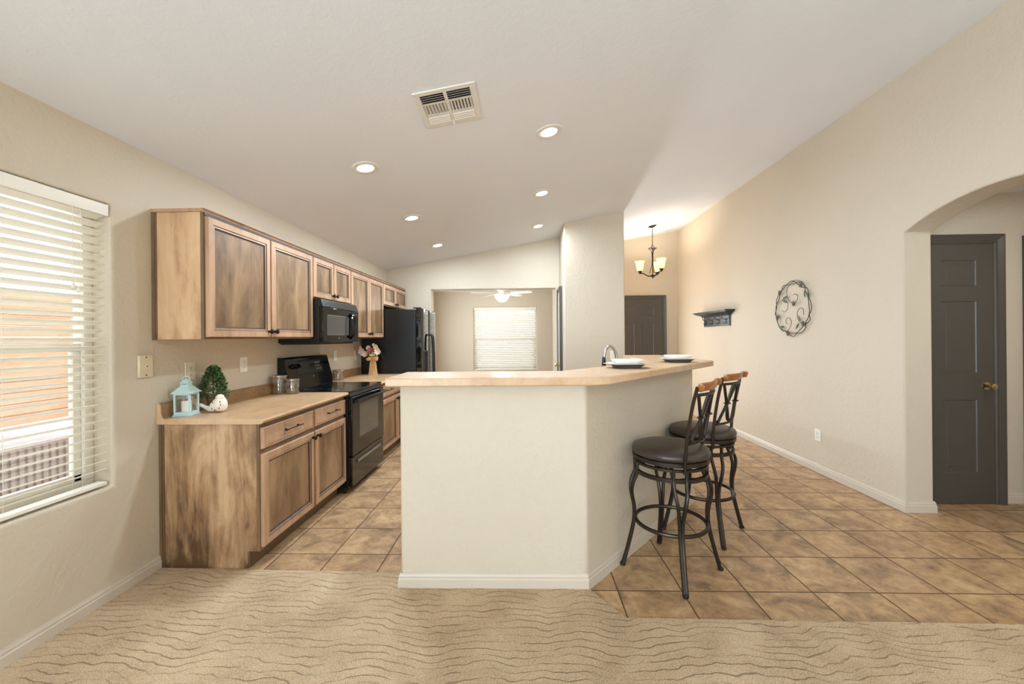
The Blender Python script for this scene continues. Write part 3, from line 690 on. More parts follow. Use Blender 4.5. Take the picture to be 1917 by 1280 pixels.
# ------------------------------------------------------------------ refrigerator
FY0, FY1, fx = 5.202, 6.06, -1.345; ft = 1.748
t = thing('refrigerator', 'black side-by-side refrigerator with curved handles at the end of the cabinets', 'refrigerator', (XL, FY0, 0))
b = MB(); b.box(XL+.02, fx-.085, FY0+.004, FY1-.004, .03, ft-.012); b.build('cabinet_body', 'fridge_side' if 'fridge_side' in MATS else 'black_satin', t, bevel=.006)
def fdoor(y0, y1, nm):
    b = MB(); n = 9; out = [(fx-.080, y0), ]
    pts = []
    for k in range(n+1):
        u = k/n; y = y0+(y1-y0)*u
        pts.append((fx-.012*(abs(u-.5)*2)**3, y))
    b.prism([(fx-.078, y0)]+pts+[(fx-.078, y1)], .06, ft); return b.build(nm, 'black_mirror', t, bevel=.004)
d1 = fdoor(FY0, FY0+.385, 'freezer_door'); d2 = fdoor(FY0+.391, FY1, 'fresh_food_door')
for y, d in ((FY0+.352, d1), (FY0+.425, d2)):
    b = MB(); b.tube(spline([(fx-.004, y, 1.40), (fx+.045, y, 1.385), (fx+.060, y, 1.2), (fx+.064, y, .95), (fx+.060, y, .70), (fx+.045, y, .52), (fx-.004, y, .505)], 6), .0125, 10); b.build('door_handle', 'black_satin', d)
b = MB(); b.stepped((fx-.006, FY0+.09, .86), (0, 1, 0), (0, 0, 1), (1, 0, 0), .20, .33, [(0, 0, 0), (0, .010, 0), (.006, .012, 0), (.016, .012, 0), (.018, .007, 1)]); b.build('water_dispenser', ['black_satin', 'deep_dark'], d1, smooth=0)
b = MB(); b.box(fx-.12, fx-.02, FY0+.01, FY0+.08, ft, ft+.014); b.box(fx-.12, fx-.02, FY1-.08, FY1-.01, ft, ft+.014); b.build('hinge_covers', 'black_matte', t, bevel=.003)
b = MB(); b.box(XL+.05, fx-.09, FY0+.01, FY1-.01, 0, .055); b.build('base_grille', 'black_matte', t, smooth=0)

# ------------------------------------------------------------------ peninsula bar, sink run
bar = [(-.715, 2.010), (.36, 2.020), (.445, 2.055), (1.540, 3.290), (1.552, 3.345), (1.548, 3.42), (1.500, 3.70), (1.480, 4.38), (1.455, 4.42), (1.10, 4.42), (1.08, 4.40), (1.020, 3.285), (.215, 2.400), (-.715, 2.400)]
t = thing('bar_countertop', 'raised peach laminate bar top wrapping the peninsula wall', 'countertop', (0, 2.2, 1.103))
MB().prism(bar, 1.1045, 1.148).build('bar_top', 'laminate_bar', t, bevel=.006)
low = [(-.68, 2.264), (.272, 2.264), (1.255, 3.354), (1.255, 4.30), (.62, 4.30), (.62, 3.62), (-.02, 2.90), (-.68, 2.90)]
cin = [(-.66, 2.266), (.270, 2.266), (1.253, 3.356), (1.253, 4.28), (.66, 4.28), (.66, 3.60), (.0, 2.86), (-.66, 2.86)]
tag(MB().prism(low, .86, .892).build('worktop', 'laminate', bevel=.006), 'lower peach laminate worktop behind the raised bar holding the faucet', 'countertop')
t = thing('base_cabinet', 'sink base cabinet run behind the peninsula wall', 'cabinet', (0, 2.6, 0))
MB().prism(cin, 0, .858).build('carcass', 'cab_panel', t, smooth=0)
# sink bowl rim and faucet
t = thing('sink', 'stainless steel drop-in sink on the lower worktop behind the bar', 'sink', (.44, 2.98, .892))
Rz = Matrix.Translation((.44, 3.02, .892)) @ Matrix.Rotation(math.radians(48), 4, 'Z')
b = MB()
b.box(-.26, .26, -.20, -.165, 0, .006, Rz); b.box(-.26, .26, .165, .20, 0, .006, Rz); b.box(-.26, -.225, -.165, .165, 0, .006, Rz); b.box(.225, .26, -.165, .165, 0, .006, Rz); b.build('rim', 'steel_brushed', t, smooth=0)
b = MB(); b.box(-.225, .225, -.165, .165, .0, .002, Rz); b.build('basin', 'steel_brushed', t, smooth=0)
t = thing('faucet', 'brushed steel gooseneck faucet behind the nearer plate', 'faucet', (.80, 3.32, .892))
fx0, fy0 = .735, 3.20
b = MB(); b.lathe([(0, 0), (.028, 0), (.028, .008), (.019, .016), (.017, .07), (.014, .08), (0, .08)], (fx0, fy0, .892), 20); b.build('base', 'steel_brushed', t)
dx, dy = -.9, -.25
b = MB(); sp = [(0, .96), (0, 1.10), (.004, 1.20), (.030, 1.258), (.066, 1.276), (.100, 1.250), (.116, 1.205), (.118, 1.175)]
b.tube(spline([(fx0+dx*a, fy0+dy*a, z) for a, z in sp], 6), .0115, 12); b.build('spout', 'steel_brushed', t)
b = MB(); b.lathe([(0, -.075), (.014, -.075), (.017, -.06), (.0135, -.01), (.0118, .006), (0, .006)], (fx0+dx*.119, fy0+dy*.119, 1.185), 16); b.build('spray_head', 'black_satin', t)
b = MB(); b.lathe([(.0145, 0), (.0178, .012), (.0182, .016), (.0145, .016)], (fx0+dx*.119, fy0+dy*.119, 1.109), 16); b.build('spray_tip', 'chrome', t)
b = MB(); b.tube([(fx0, fy0, .945), (fx0+.05, fy0+.01, .96), (fx0+.075, fy0+.015, .985)], .006, 8); b.build('lever', 'steel_brushed', t)

# ------------------------------------------------------------------ plates
def plate(label, cx, cy, ang, w=.30, dd=.27):
    t = thing('dinner_plate', label, 'plate', (cx, cy, 1.148), 'place setting plates on the bar')
    def outline(s, tip):
        P = []; n = 48
        for k in range(n):
            a = 2*PI*k/n; c, sn = math.cos(a), math.sin(a)
            e = 4.5; r = (abs(c)**e+abs(sn)**e)**(-1/e)
            x, y = c*r*dd/2*s*.86, sn*r*dd/2*s*.86
            if tip:
                f = max(0, abs(c))**14; x += math.copysign(.035*f*s, c); y *= (1-.55*f)
            P.append((x, y))
        return P
    R = Matrix.Translation((cx, cy, 1.148)) @ Matrix.Rotation(ang, 4, 'Z')
    def loft(b, rings):
        rg = []
        for s, z, tip in rings: rg.append([b.b.verts.new(R @ Vector((x, y, z))) for x, y in outline(s, tip)])
        for A, B in zip(rg, rg[1:]):
            for k in range(48): b.face([A[k], A[(k+1) % 48], B[(k+1) % 48], B[k]])
        b.face(list(reversed(rg[0]))); b.face(rg[-1])
    b = MB(); loft(b, [(.70, .0005, 0), (.74, .010, 0), (.90, .022, 0), (1.0, .0285, 1)]); 
    b.build('dark_underside', 'ceramic_dark', t, smooth=50)
    b = MB(); loft(b, [(1.0, .0287, 1), (.995, .0305, 1), (.90, .0265, 0), (.74, .0295, 0)]); b.build('white_rim', 'ceramic_white', t, smooth=50)
    b = MB(); loft(b, [(.60, .0300, 0), (.64, .031, 0), (.80, .052, 0), (.795, .054, 0), (.64, .035, 0), (.55, .034, 0)]); b.build('white_face', 'ceramic_white', t, smooth=50)
    return t
plate('white square plate with dark underside nearer the bar corner, in front of the faucet', .665, 2.62, .0)
plate('white square plate with dark underside farther along the bar, left of the bar end', 1.20, 3.16, .0)

# ------------------------------------------------------------------ bar stools
def stool():
    t = thing('bar_stool', 'black metal swivel bar stool nearest the camera, dark leather seat, wood top rail', 'stool', (0, 0, 0), 'metal bar stools at the peninsula')
    # local: back of the stool at +X
    b = MB(); b.lathe([(0, .668), (.196, .668), (.212, .676), (.215, .694), (.205, .712), (.17, .724), (.09, .731), (0, .733)], seg=48); b.build('seat', 'leather', t, smooth=60)
    b = MB(); b.lathe([(.205, .646), (.212, .646), (.212, .668), (.205, .668)], seg=48, closed=True); b.lathe([(0, .664), (.2, .664), (.2, .668), (0, .668)], seg=32); b.build('seat_pan', 'iron', t, smooth=40)
    b = MB(); b.lathe([(0, .632), (.085, .632), (.085, .664), (0, .664)], seg=24); b.box(-.12, .12, -.10, .10, .640, .650); b.build('swivel_plate', 'seat_steel', t, smooth=40)
    b = MB(); b.lathe([(.186, .618), (.202, .618), (.202, .632), (.186, .632)], seg=48, closed=True); b.lathe([(.186, .560), (.202, .560), (.202, .582), (.186, .582)], seg=48, closed=True)
    b.box(-.19, .19, -.012, .012, .622, .632); b.box(-.012, .012, -.19, .19, .622, .632); b.build('apron_rings', 'iron', t, smooth=40)
    b = MB(); b.tube([(.196*math.cos(2*PI*k/48), .196*math.sin(2*PI*k/48), .275) for k in range(48)], .0105, 8, closed=True, flat=1.1); b.build('foot_ring', 'iron', t)
    for q in range(4):
        a = math.radians(33) + q*PI/2; e = Vector((math.cos(a), math.sin(a), 0)); f = Vector((-e.y, e.x, 0))
        b = MB()
        for s in (-1, 1):
            pts = [e*.194+f*s*.034+Vector((0, 0, .630)), e*.194+f*s*.034+Vector((0, 0, .560)), e*.216+f*s*.030+Vector((0, 0, .50)), e*.222+f*s*.019+Vector((0, 0, .44)), e*.208+f*s*.010+Vector((0, 0, .36)), e*.206+f*s*.007+Vector((0, 0, .30)), e*.214+f*s*.0065+Vector((0, 0, .24)), e*.240+f*s*.006+Vector((0, 0, .13)), e*.272+f*s*.006+Vector((0, 0, .012))]
            b.tube(spline(pts, 5), .0105, 8)
        lg = b.build('leg', 'iron', t)
        b = MB(); c = e*.275; b.lathe([(0, 0), (.013, 0), (.016, .005), (.015, .014), (.009, .020), (0, .022)], (c.x, c.y, 0), 14); b.build('foot_cap', 'black_matte', lg)
    # backrest: posts curve back
    def bp(u, z):     # u across, z height -> point on the back surface
        k = (z-.62)/.48; back = .128 + .015*k + .060*k*k
        return Vector((back + .040*(1-(u/.175)**2), u, z))
    for s in (-1, 1):
        pts = [bp(s*.166, .618), bp(s*.168, .70), bp(s*.169, .80), bp(s*.170, .90), bp(s*.172, 1.00), bp(s*.172, 1.085)]
        b = MB(); b.tube(spline(pts, 4), .0150, 8, flat=.62); b.build('back_post', 'iron', t)
    b = MB(); b.tube(spline([bp(u, .775) for u in (-.158, -.08, 0, .08, .158)], 4), .008, 8); b.build('cross_bar', 'iron', t)
    b = MB(); b.tube(spline([bp(u, 1.040) for u in (-.17, -.08, 0, .08, .17)], 4), .009, 8); b.build('cross_bar', 'iron', t)
    b = MB()
    for s in (-1, 1):
        b.tube(spline([bp(s*.150, 1.045), bp(s*.128, 1.0), bp(s*.085, .915), bp(s*.050, .84), bp(s*.030, .795), bp(s*.012, .785)], 6), .0090, 8)
        b.tube(spline([bp(s*.010, 1.035), bp(s*.022, 1.02), bp(s*.055, .95), bp(s*.080, .90), bp(s*.118, .83), bp(s*.138, .79), bp(s*.150, .795)], 6), .0090, 8)
        b.tube(spline([bp(s*.060, 1.040), bp(s*.068, .98), bp(s*.074, .91), bp(s*.066, .84), bp(s*.050, .80), bp(s*.030, .79)], 6), .006, 8)
    b.build('scroll_work', 'iron', t)
    b = MB()
    for s in (-1, 1):
        c = bp(s*.076, .91); b.tube([c+Vector((.017*math.cos(2*PI*k/14), .022*math.sin(2*PI*k/14), 0)) for k in range(14)], .0045, 6, closed=True)
    b.build('clasps', 'iron', t)
    # wooden rail with scrolled ends
    b = MB(); sec = []
    us = [-.190, -.182, -.165, -.12, -.06, 0, .06, .12, .165, .182, .190]; rg = []
    for u in us:
        endk = max(0, (abs(u)-.15)/.04); out = .030*endk*endk
        c = bp(max(-.175, min(.175, u)), 1.072); c.y = u; c.x += out
        hh = .023 - .003*endk; rg.append([b.b.verts.new(c+Vector((math.cos(a)*.011+(.006 if math.sin(a) > 0 else 0), 0, math.sin(a)*hh+.010))) for a in [2*PI*k/12 for k in range(12)]])
    for A, B in zip(rg, rg[1:]):
        for k in range(12): b.face([A[k], A[(k+1) % 12], B[(k+1) % 12], B[k]])
    b.face(rg[0]); b.face(rg[-1]); sub(b.build('top_rail', 'rail_wood', t, smooth=50), 'honey brown wooden rail')
    return t
s1 = stool(); s2 = copy_tree(s1)
for ch in s2.children:
    if ch.name.startswith('leg'): ch.rotation_euler.z = math.radians(14)
s1.location = (.845, 2.352, 0); s1.rotation_euler.z = math.radians(-38)
s2.location = (1.24, 2.83, 0); s2.rotation_euler.z = math.radians(-45)
s2['label'] = 'black metal swivel bar stool farther back, nearer the bar end, dark leather seat'

# ------------------------------------------------------------------ ceiling fixtures
sl = math.atan(.1755)
def ceil_M(x, y, drop=0): return Matrix.Translation((x, y, cz(x)-drop)) @ Matrix.Rotation(-sl, 4, 'Y')
lights = [(-1.158, 2.898, 'recessed downlight above the near base cabinets, left of the air vent'), (.192, 2.905, 'recessed downlight right of the air vent, largest in view'),
          (-1.160, 4.12, 'recessed downlight in front of the microwave, middle of the left row'), (.194, 4.14, 'recessed downlight in the middle of the right row'),
          (-1.162, 5.354, 'recessed downlight nearest the refrigerator, last of the left row'), (.198, 5.357, 'recessed downlight nearest the pantry wall, last of the right row')]
dproto = None
for x, y, lab in lights:
    if dproto is None:
        r = thing('recessed_light', lab, 'light', (0, 0, 0), 'recessed ceiling lights')
        b = MB(); b.lathe([(.058, -.001), (.060, -.006), (.078, -.008), (.094, -.004), (.097, .001), (.094, .004), (.058, .004)], seg=40, closed=True); b.build('trim_ring', 'vent_white', r)
        b = MB(); b.lathe([(0, -.004), (.03, -.0042), (.058, -.002), (.058, .004), (0, .004)], seg=32); sub(b.build('lens', 'lamp_lens', r), 'glowing white lens')
        dproto = r
    else: r = copy_tree(dproto)
    r['label'] = lab
    r.location = (x, y, cz(x)-.002); r.rotation_euler = (0, -sl, 0)
    l = bpy.data.lights.new('downlight', 'AREA'); l.shape = 'DISK'; l.size = .11; l.energy = 12.8; l.color = (.76, .88, 1)
    lo = bpy.data.objects.new('downlight', l); COL.objects.link(lo); lo.location = (x, y, cz(x)-.014); lo.rotation_euler = (0, -sl*.5, 0)
# air vent
vx, vy = -.438, 2.364
t = thing('air_vent', 'white square slatted air vent in the sloped ceiling', 'vent', (0, 0, 0))
h = .178
b = MB()
for q in ((-h, h, -h, -h+.034), (-h, h, h-.034, h), (-h, -h+.034, -h+.034, h-.034), (h-.034, h, -h+.034, h-.034), (-.010, .010, -h+.034, h-.034)):
    b.box(*q, -.009, 0)
b.build('frame', 'vent_white', t, bevel=.003)
b = MB(); b.box(-h+.03, h-.03, -h+.03, h-.03, -.002, 0); b.build('duct_opening', 'slot_dark', t, smooth=0)
for (x0, x1) in ((-h+.034, -.010), (.010, h-.034)):
    for y in [-.132, -.112, -.092, -.072]:
        b = MB(); b.box(x0, x1, -.009, .009, -.001, .0, Matrix.Translation((0, y+.005, -.006)) @ Matrix.Rotation(math.radians(32), 4, 'X')); b.build('louver', 'vent_white', t, smooth=0)
    for y in [.070, .090, .110, .130]:
        b = MB(); b.box(x0, x1, -.010, .010, -.001, .0, Matrix.Translation((0, y+.002, -.006)) @ Matrix.Rotation(math.radians(-32), 4, 'X')); b.build('louver', 'vent_white', t, smooth=0)
    b = MB(); b.box(x0, x1, .048, .058, -.009, 0); b.box(x0, x1, -.062, -.054, -.009, 0); b.build('divider', 'vent_white', t, smooth=0)
    n = 7; sgn = -1 if x0 < 0 else 1
    for k in range(n):
        x = x0+(x1-x0)*(k+.5)/n
        b = MB(); b.box(-.009, .009, -.054, .048, -.001, .0, Matrix.Translation((x, 0, -.006)) @ Matrix.Rotation(math.radians(38*sgn), 4, 'Y')); b.build('louver', 'vent_white', t, smooth=0)
b = MB(); b.tube([(.0, h-.03, -.008), (.0, h-.022, -.024), (.004, h-.012, -.03)], .003, 6); b.build('damper_lever', 'vent_white', t)
t.location = (vx, vy, cz(vx)-.001); t.rotation_euler = (0, -sl, 0)

# chandelier
ccx, ccy = 2.149, 6.70; ccz = cz(ccx)
t = thing('chandelier', 'bronze three-arm chandelier with glowing amber glass shades in the entry', 'chandelier', (ccx, ccy, ccz))
b = MB(); b.lathe([(0, -.03), (.02, -.028), (.065, -.010), (.068, 0), (0, .0)], (ccx, ccy, ccz-.002), 28, Matrix.Rotation(-sl, 4, 'Y')); b.build('canopy', 'bronze', t)
b = MB()
z = ccz-.03; k = 0
while z > 2.865:
    a = (k % 2)*PI/2; ca, sa = math.cos(a), math.sin(a)
    b.tube([(ccx+ca*.008*math.cos(u), ccy+sa*.008*math.cos(u), z-.016+.021*math.sin(u)) for u in [2*PI*i/12 for i in range(12)]], .0025, 5, closed=True); z -= .031; k += 1
b.build('chain', 'bronze', t)
b = MB(); b.tube([(ccx+.022*math.cos(u), ccy, 2.842+.024*math.sin(u)) for u in [2*PI*i/20 for i in range(20)]], .004, 6, closed=True); b.build('loop', 'bronze', t)
b = MB(); b.lathe([(.010, 2.75), (.018, 2.765), (.035, 2.79), (.062, 2.812), (.074, 2.818), (.070, 2.822), (.03, 2.80), (.008, 2.80)], (ccx, ccy, 0), 28); b.build('cup', 'bronze', t)
b = MB()
for k in range(3):
    a = 2*PI*k/3+.4; e = Vector((math.cos(a), math.sin(a), 0)); C0 = Vector((ccx, ccy, 0))
    b.tube(spline([C0+e*.022+Vector((0, 0, 2.79)), C0+e*.010+Vector((0, 0, 2.70)), C0+e*.012+Vector((0, 0, 2.55)), C0+e*.045+Vector((0, 0, 2.43)), C0+e*.05+Vector((0, 0, 2.40))], 6), .0045, 6)
b.tube([(ccx, ccy, 2.78), (ccx, ccy, 2.37)], .0075, 8); b.build('stem', 'bronze', t)
b = MB(); b.lathe([(0, 2.312), (.008, 2.316), (.010, 2.324), (.005, 2.332), (.02, 2.342), (.034, 2.35), (.034, 2.372), (.018, 2.380), (0, 2.382)], (ccx, ccy, 0), 20); b.build('hub', 'bronze', t)
for a in (170, -68, 50):
    a = math.radians(a); e = Vector((math.cos(a), math.sin(a), 0)); C0 = Vector((ccx, ccy, 0)); R_ = .205
    b = MB(); b.tube(spline([C0+e*.02+Vector((0, 0, 2.362)), C0+e*.07+Vector((0, 0, 2.358)), C0+e*.12+Vector((0, 0, 2.385)), C0+e*.16+Vector((0, 0, 2.408)), C0+e*R_+Vector((0, 0, 2.408)), C0+e*(R_+.012)+Vector((0, 0, 2.40))], 6), .009, 8); arm = b.build('arm', 'bronze', t)
    c = C0+e*R_; b = MB(); b.lathe([(0, 2.408), (.012, 2.41), (.03, 2.425), (.036, 2.445), (.030, 2.45), (0, 2.45)], (c.x, c.y, 0), 20); b.build('socket_cup', 'bronze', arm)
    b = MB(); b.lathe([(.028, 2.445), (.046, 2.465), (.055, 2.50), (.060, 2.55), (.066, 2.585), (.082, 2.608), (.080, 2.611), (.062, 2.588), (.056, 2.55), (.051, 2.50), (.042, 2.467), (.024, 2.449)], (c.x, c.y, 0), 28, closed=True); sub(b.build('shade', 'shade_glow', arm), 'amber frosted bell shade')
    l = bpy.data.lights.new('chandelier_bulb', 'POINT'); l.energy = 7; l.color = (1, .92, .80); l.shadow_soft_size = .03
    lo = bpy.data.objects.new('chandelier_bulb', l); COL.objects.link(lo); lo.location = (c.x, c.y, 2.57)

# ceiling fan in far room
fcx, fcy = -.452, 8.2
t = thing('ceiling_fan', 'white five-blade ceiling fan with glass bowl light in the far room', 'fan', (fcx, fcy, 2.46))
b = MB(); b.lathe([(0, 2.30), (.06, 2.30), (.10, 2.315), (.115, 2.345), (.105, 2.375), (.06, 2.39), (.055, 2.44), (.075, 2.458), (0, 2.458)], (fcx, fcy, 0), 32); b.build('motor_housing', 'fan_white', t)
b = MB(); b.lathe([(0, 2.215), (.05, 2.215), (.07, 2.235), (.055, 2.262), (.06, 2.302), (0, 2.302)], (fcx, fcy, 0), 24); b.build('light_fitter', 'fan_white', t)
b = MB(); b.lathe([(0, 2.088), (.05, 2.093), (.10, 2.120), (.135, 2.165), (.165, 2.222), (.160, 2.222), (.13, 2.168), (.095, 2.125), (0, 2.094)], (fcx, fcy, 0), 32); sub(b.build('glass_bowl', 'fan_bowl_glow', t), 'lit frosted glass bowl')
b = MB(); b.lathe([(0, 2.066), (.008, 2.070), (.010, 2.080), (.004, 2.090), (0, 2.09)], (fcx, fcy, 0), 12); b.build('finial', 'bronze', t)
for a in (-92, -20, 52, 124, 196):
    M = Matrix.Translation((fcx, fcy, 2.268)) @ Matrix.Rotation(math.radians(a), 4, 'Z')
    Mt = M @ Matrix.Rotation(math.radians(-13), 4, 'X')
    b = MB(); out = [(.20, -.055), (.60, -.068), (.645, -.055), (.660, 0), (.645, .055), (.60, .068), (.20, .055)]
    b.prism(out, -.004, .004, Mt); bl_ = b.build('blade', 'fan_white', t, bevel=.002)
    b = MB(); b.prism([(.07, -.02), (.16, -.012), (.24, -.035), (.25, .035), (.16, .012), (.07, .02)], .004, .010, M @ Matrix.Translation((0, 0, .0))); b.build('blade_iron', 'bronze' if False else 'fan_white', bl_, smooth=0)
l = bpy.data.lights.new('fan_bulb', 'POINT'); l.energy = 14; l.color = (1, .93, .82); l.shadow_soft_size = .1
lo = bpy.data.objects.new('fan_bulb', l); COL.objects.link(lo); lo.location = (fcx, fcy, 2.0)

# ------------------------------------------------------------------ wall plates
def plate_M(x, y, z, axis):
    # local: a across, b up, c outward
    if axis == '+X': return Matrix(((0, 0, 1, x), (1, 0, 0, y), (0, 1, 0, z), (0, 0, 0, 1)))
    if axis == '-X': return Matrix(((0, 0, -1, x), (-1, 0, 0, y), (0, 1, 0, z), (0, 0, 0, 1)))
    return Matrix(((1, 0, 0, x), (0, 0, -1, y), (0, 1, 0, z), (0, 0, 0, 1)))
def wall_plate(name, label, cat, x, y, z, axis, kind, mat='white_plastic', w=.078, h=.118, d=.007, group=None):
    t = thing(name, label, cat, (x, y, z), group); M = plate_M(x, y, z, axis)
    b = MB(); b.box(-w/2, w/2, -h/2, h/2, .0005, d, M); b.build('cover_plate', mat, t, bevel=.003)
    if kind == 'outlet':
        for s in (-1, 1):
            b = MB(); b.prism([(.016*math.cos(a), s*.0195+.0155*math.sin(a)) for a in [2*PI*k/20 for k in range(20)]], d, d+.0022, M); r = b.build('receptacle', mat, t, smooth=0)
            b = MB(); b.box(-.0075, -.0050, s*.0195-.003, s*.0195+.007, d+.0022, d+.0026, M); b.box(.0050, .0075, s*.0195-.003, s*.0195+.007, d+.0022, d+.0026, M); b.box(-.0025, .0025, s*.0195-.010, s*.0195-.005, d+.0022, d+.0026, M); b.build('slots', 'slot_dark', r, smooth=0)
    elif kind == 'switch':
        b = MB(); b.box(-.017, .017, -.033, .033, d, d+.003, M); b.build('rocker', mat, t, bevel=.002)
    elif kind == 'phone':
        b = MB(); b.box(-.007, .007, -.007, .007, d, d+.004, M); r = b.build('jack', 'white_plastic', t, bevel=.001)
        b = MB(); b.box(-.0035, .0035, -.004, .003, d+.004, d+.0045, M); b.build('jack_hole', 'slot_dark', r, smooth=0)
        for s in (-1, 1):
            b = MB(); b.prism([(.0042*math.cos(a), s*(h/2-.012)+.0042*math.sin(a)) for a in [2*PI*k/12 for k in range(12)]], d, d+.0015, M); b.build('screw', 'slot_dark', t, smooth=0)
    return t
wall_plate('phone_jack_plate', 'almond telephone jack wall plate right of the large left window', 'wall plate', XL, 2.208, 1.206, '+X', 'phone', 'almond_plate', .084, .125, .014)
wall_plate('wall_outlet', 'almond outlet on the wall above the mint lantern', 'outlet', XL, 2.516, 1.153, '+X', 'outlet', 'almond_plate', group='outlets on the backsplash wall')
wall_plate('wall_outlet', 'white outlet on the wall between the topiary and the range', 'outlet', XL, 3.008, 1.162, '+X', 'outlet', group='outlets on the backsplash wall')
wall_plate('wall_switch', 'white wall plate just beyond the range backguard', 'switch', XL, 4.492, 1.163, '+X', 'switch')
wall_plate('wall_outlet', 'white wall plate left of the flower vase by the refrigerator', 'outlet', XL, 5.04, 1.149, '+X', 'outlet', group='outlets on the backsplash wall')
wall_plate('wall_switch', 'white switch on the pantry wall behind the faucet', 'switch', 1.211, 5.49, 1.103, '-Y', 'switch')
wall_plate('wall_outlet', 'white outlet low on the right wall beyond the bar stools', 'outlet', XR, 4.0, .364, '-X', 'outlet')

# ------------------------------------------------------------------ coat shelf
t = thing('coat_shelf', 'black wall shelf with coat hooks mounted on the right wall', 'shelf', (XR, 6.0, 1.6))
b = MB(); b.box(XR-.018, XR-.001, 5.64, 6.43, 1.494, 1.650); b.build('back_board', 'shelf_black', t, bevel=.003)
b = MB(); pr = [(0, 1.640), (.030, 1.640), (.045, 1.655), (.060, 1.668), (.095, 1.680), (.120, 1.690), (.120, 1.698), (.140, 1.702), (.140, 1.716), (0, 1.716)]
pr = [(.018, 1.640), (.034, 1.640), (.045, 1.655), (.060, 1.668), (.095, 1.680), (.120, 1.690), (.120, 1.698), (.140, 1.702), (.140, 1.716)]
rg = []
for a, z in pr:
    e = a-.018; rg.append([b.b.verts.new(p) for p in ((XR-.001, 5.64-e, z), (XR-a, 5.64-e, z), (XR-a, 6.43+e, z), (XR-.001, 6.43+e, z))])
for A_, B_ in zip(rg, rg[1:]):
    for k in range(4): b.face([A_[k], A_[(k+1) % 4], B_[(k+1) % 4], B_[k]])
b.face(rg[0]); b.face(rg[-1]); b.build('crown_shelf', 'shelf_black', t, smooth=20)
for y in (5.73, 5.94, 6.14, 6.34):
    b = MB(); x = XR-.019
    b.box(x-.004, x, y-.010, y+.010, 1.530, 1.600)
    b.tube(spline([(x-.003, y, 1.585), (x-.035, y, 1.590), (x-.058, y, 1.612), (x-.060, y, 1.630)], 5), [.004]*15+[.006], 6)
    b.tube(spline([(x-.003, y, 1.545), (x-.022, y, 1.525), (x-.036, y, 1.530), (x-.038, y, 1.548)], 5), [.004]*15+[.006], 6)
    b.build('coat_hook', 'iron', t)

# ------------------------------------------------------------------ wire wreath
t = thing('wall_wreath', 'oval twisted wire wall decoration with leaves and flowers on the right wall', 'wall decoration', (XR, 4.34, 1.63))
wx = XR-.018
A = [(4.521, 1.826), (4.484, 1.864), (4.41, 1.902), (4.348, 1.931), (4.289, 1.914), (4.231, 1.869), (4.183, 1.843), (4.12, 1.83), (4.086, 1.782), (4.086, 1.722), (4.053, 1.67), (4.054, 1.605), (4.077, 1.552), (4.074, 1.509), (4.117, 1.467), (4.18, 1.436), (4.254, 1.375), (4.322, 1.337), (4.382, 1.359), (4.462, 1.401), (4.536, 1.433), (4.583, 1.489), (4.602, 1.558), (4.615, 1.633), (4.595, 1.693), (4.56, 1.751), (4.536, 1.791)]
B = [(4.517, 1.831), (4.474, 1.892), (4.411, 1.896), (4.323, 1.893), (4.231, 1.906), (4.174, 1.887), (4.143, 1.844), (4.132, 1.804), (4.113, 1.763), (4.087, 1.706), (4.087, 1.64), (4.073, 1.585), (4.1, 1.526), (4.132, 1.473), (4.141, 1.418), (4.197, 1.374), (4.287, 1.373), (4.365, 1.373), (4.417, 1.395), (4.49, 1.399), (4.546, 1.439), (4.574, 1.489), (4.597, 1.551), (4.616, 1.596), (4.6, 1.669), (4.594, 1.73), (4.579, 1.783), (4.541, 1.81)]
for P_, dx_ in ((A, .003), (B, -.003)):
    b = MB(); b.tube(spline([(wx+dx_*(1 if k % 2 else -1), y, z) for k, (y, z) in enumerate(P_)], 5, closed=True), .0036, 6, closed=True); b.build('wire_ring', 'iron', t)
for T_ in ([(4.314, 1.929), (4.247, 1.924), (4.19, 1.903), (4.151, 1.862)], [(4.297, 1.927), (4.366, 1.902), (4.407, 1.86), (4.421, 1.809), (4.408, 1.76), (4.377, 1.716), (4.33, 1.688)],
          [(4.283, 1.696), (4.249, 1.733), (4.253, 1.767), (4.286, 1.785), (4.316, 1.78)], [(4.58, 1.692), (4.542, 1.725), (4.495, 1.736), (4.44, 1.731), (4.404, 1.695), (4.41, 1.642), (4.441, 1.612), (4.478, 1.61), (4.506, 1.625)],
          [(4.408, 1.4), (4.368, 1.441), (4.35, 1.487), (4.363, 1.522), (4.398, 1.541), (4.434, 1.525), (4.438, 1.496), (4.425, 1.478), (4.403, 1.478)], [(4.179, 1.475), (4.22, 1.487), (4.252, 1.528), (4.255, 1.585), (4.23, 1.623), (4.193, 1.631), (4.166, 1.613), (4.157, 1.557)]):
    b = MB(); b.tube(spline([(wx, y, z) for y, z in T_], 6), .0026, 6); b.build('tendril', 'iron', t)
for y, z in ((4.19, 1.87), (4.526, 1.826), (4.296, 1.686), (4.156, 1.468), (4.391, 1.371), (4.558, 1.556)):
    b = MB()
    for k in range(8):
        a = 2*PI*k/8+.2; d = Vector((0, math.cos(a), math.sin(a))); e = Vector((0, -d.z, d.y))*.007; c = Vector((wx-.004, y, z))
        v = [c+d*.004, c+d*.020+e+Vector((-.006, 0, 0)), c+d*.036+Vector((-.010, 0, 0)), c+d*.020-e+Vector((-.006, 0, 0))]
        b.face([b.b.verts.new(p) for p in v]); b.face([b.b.verts.new(p+Vector((.002, 0, 0))) for p in reversed(v)])
    b.ball((wx-.007, y, z), .007, 10); b.build('flower', 'petal_metal', t, smooth=0)
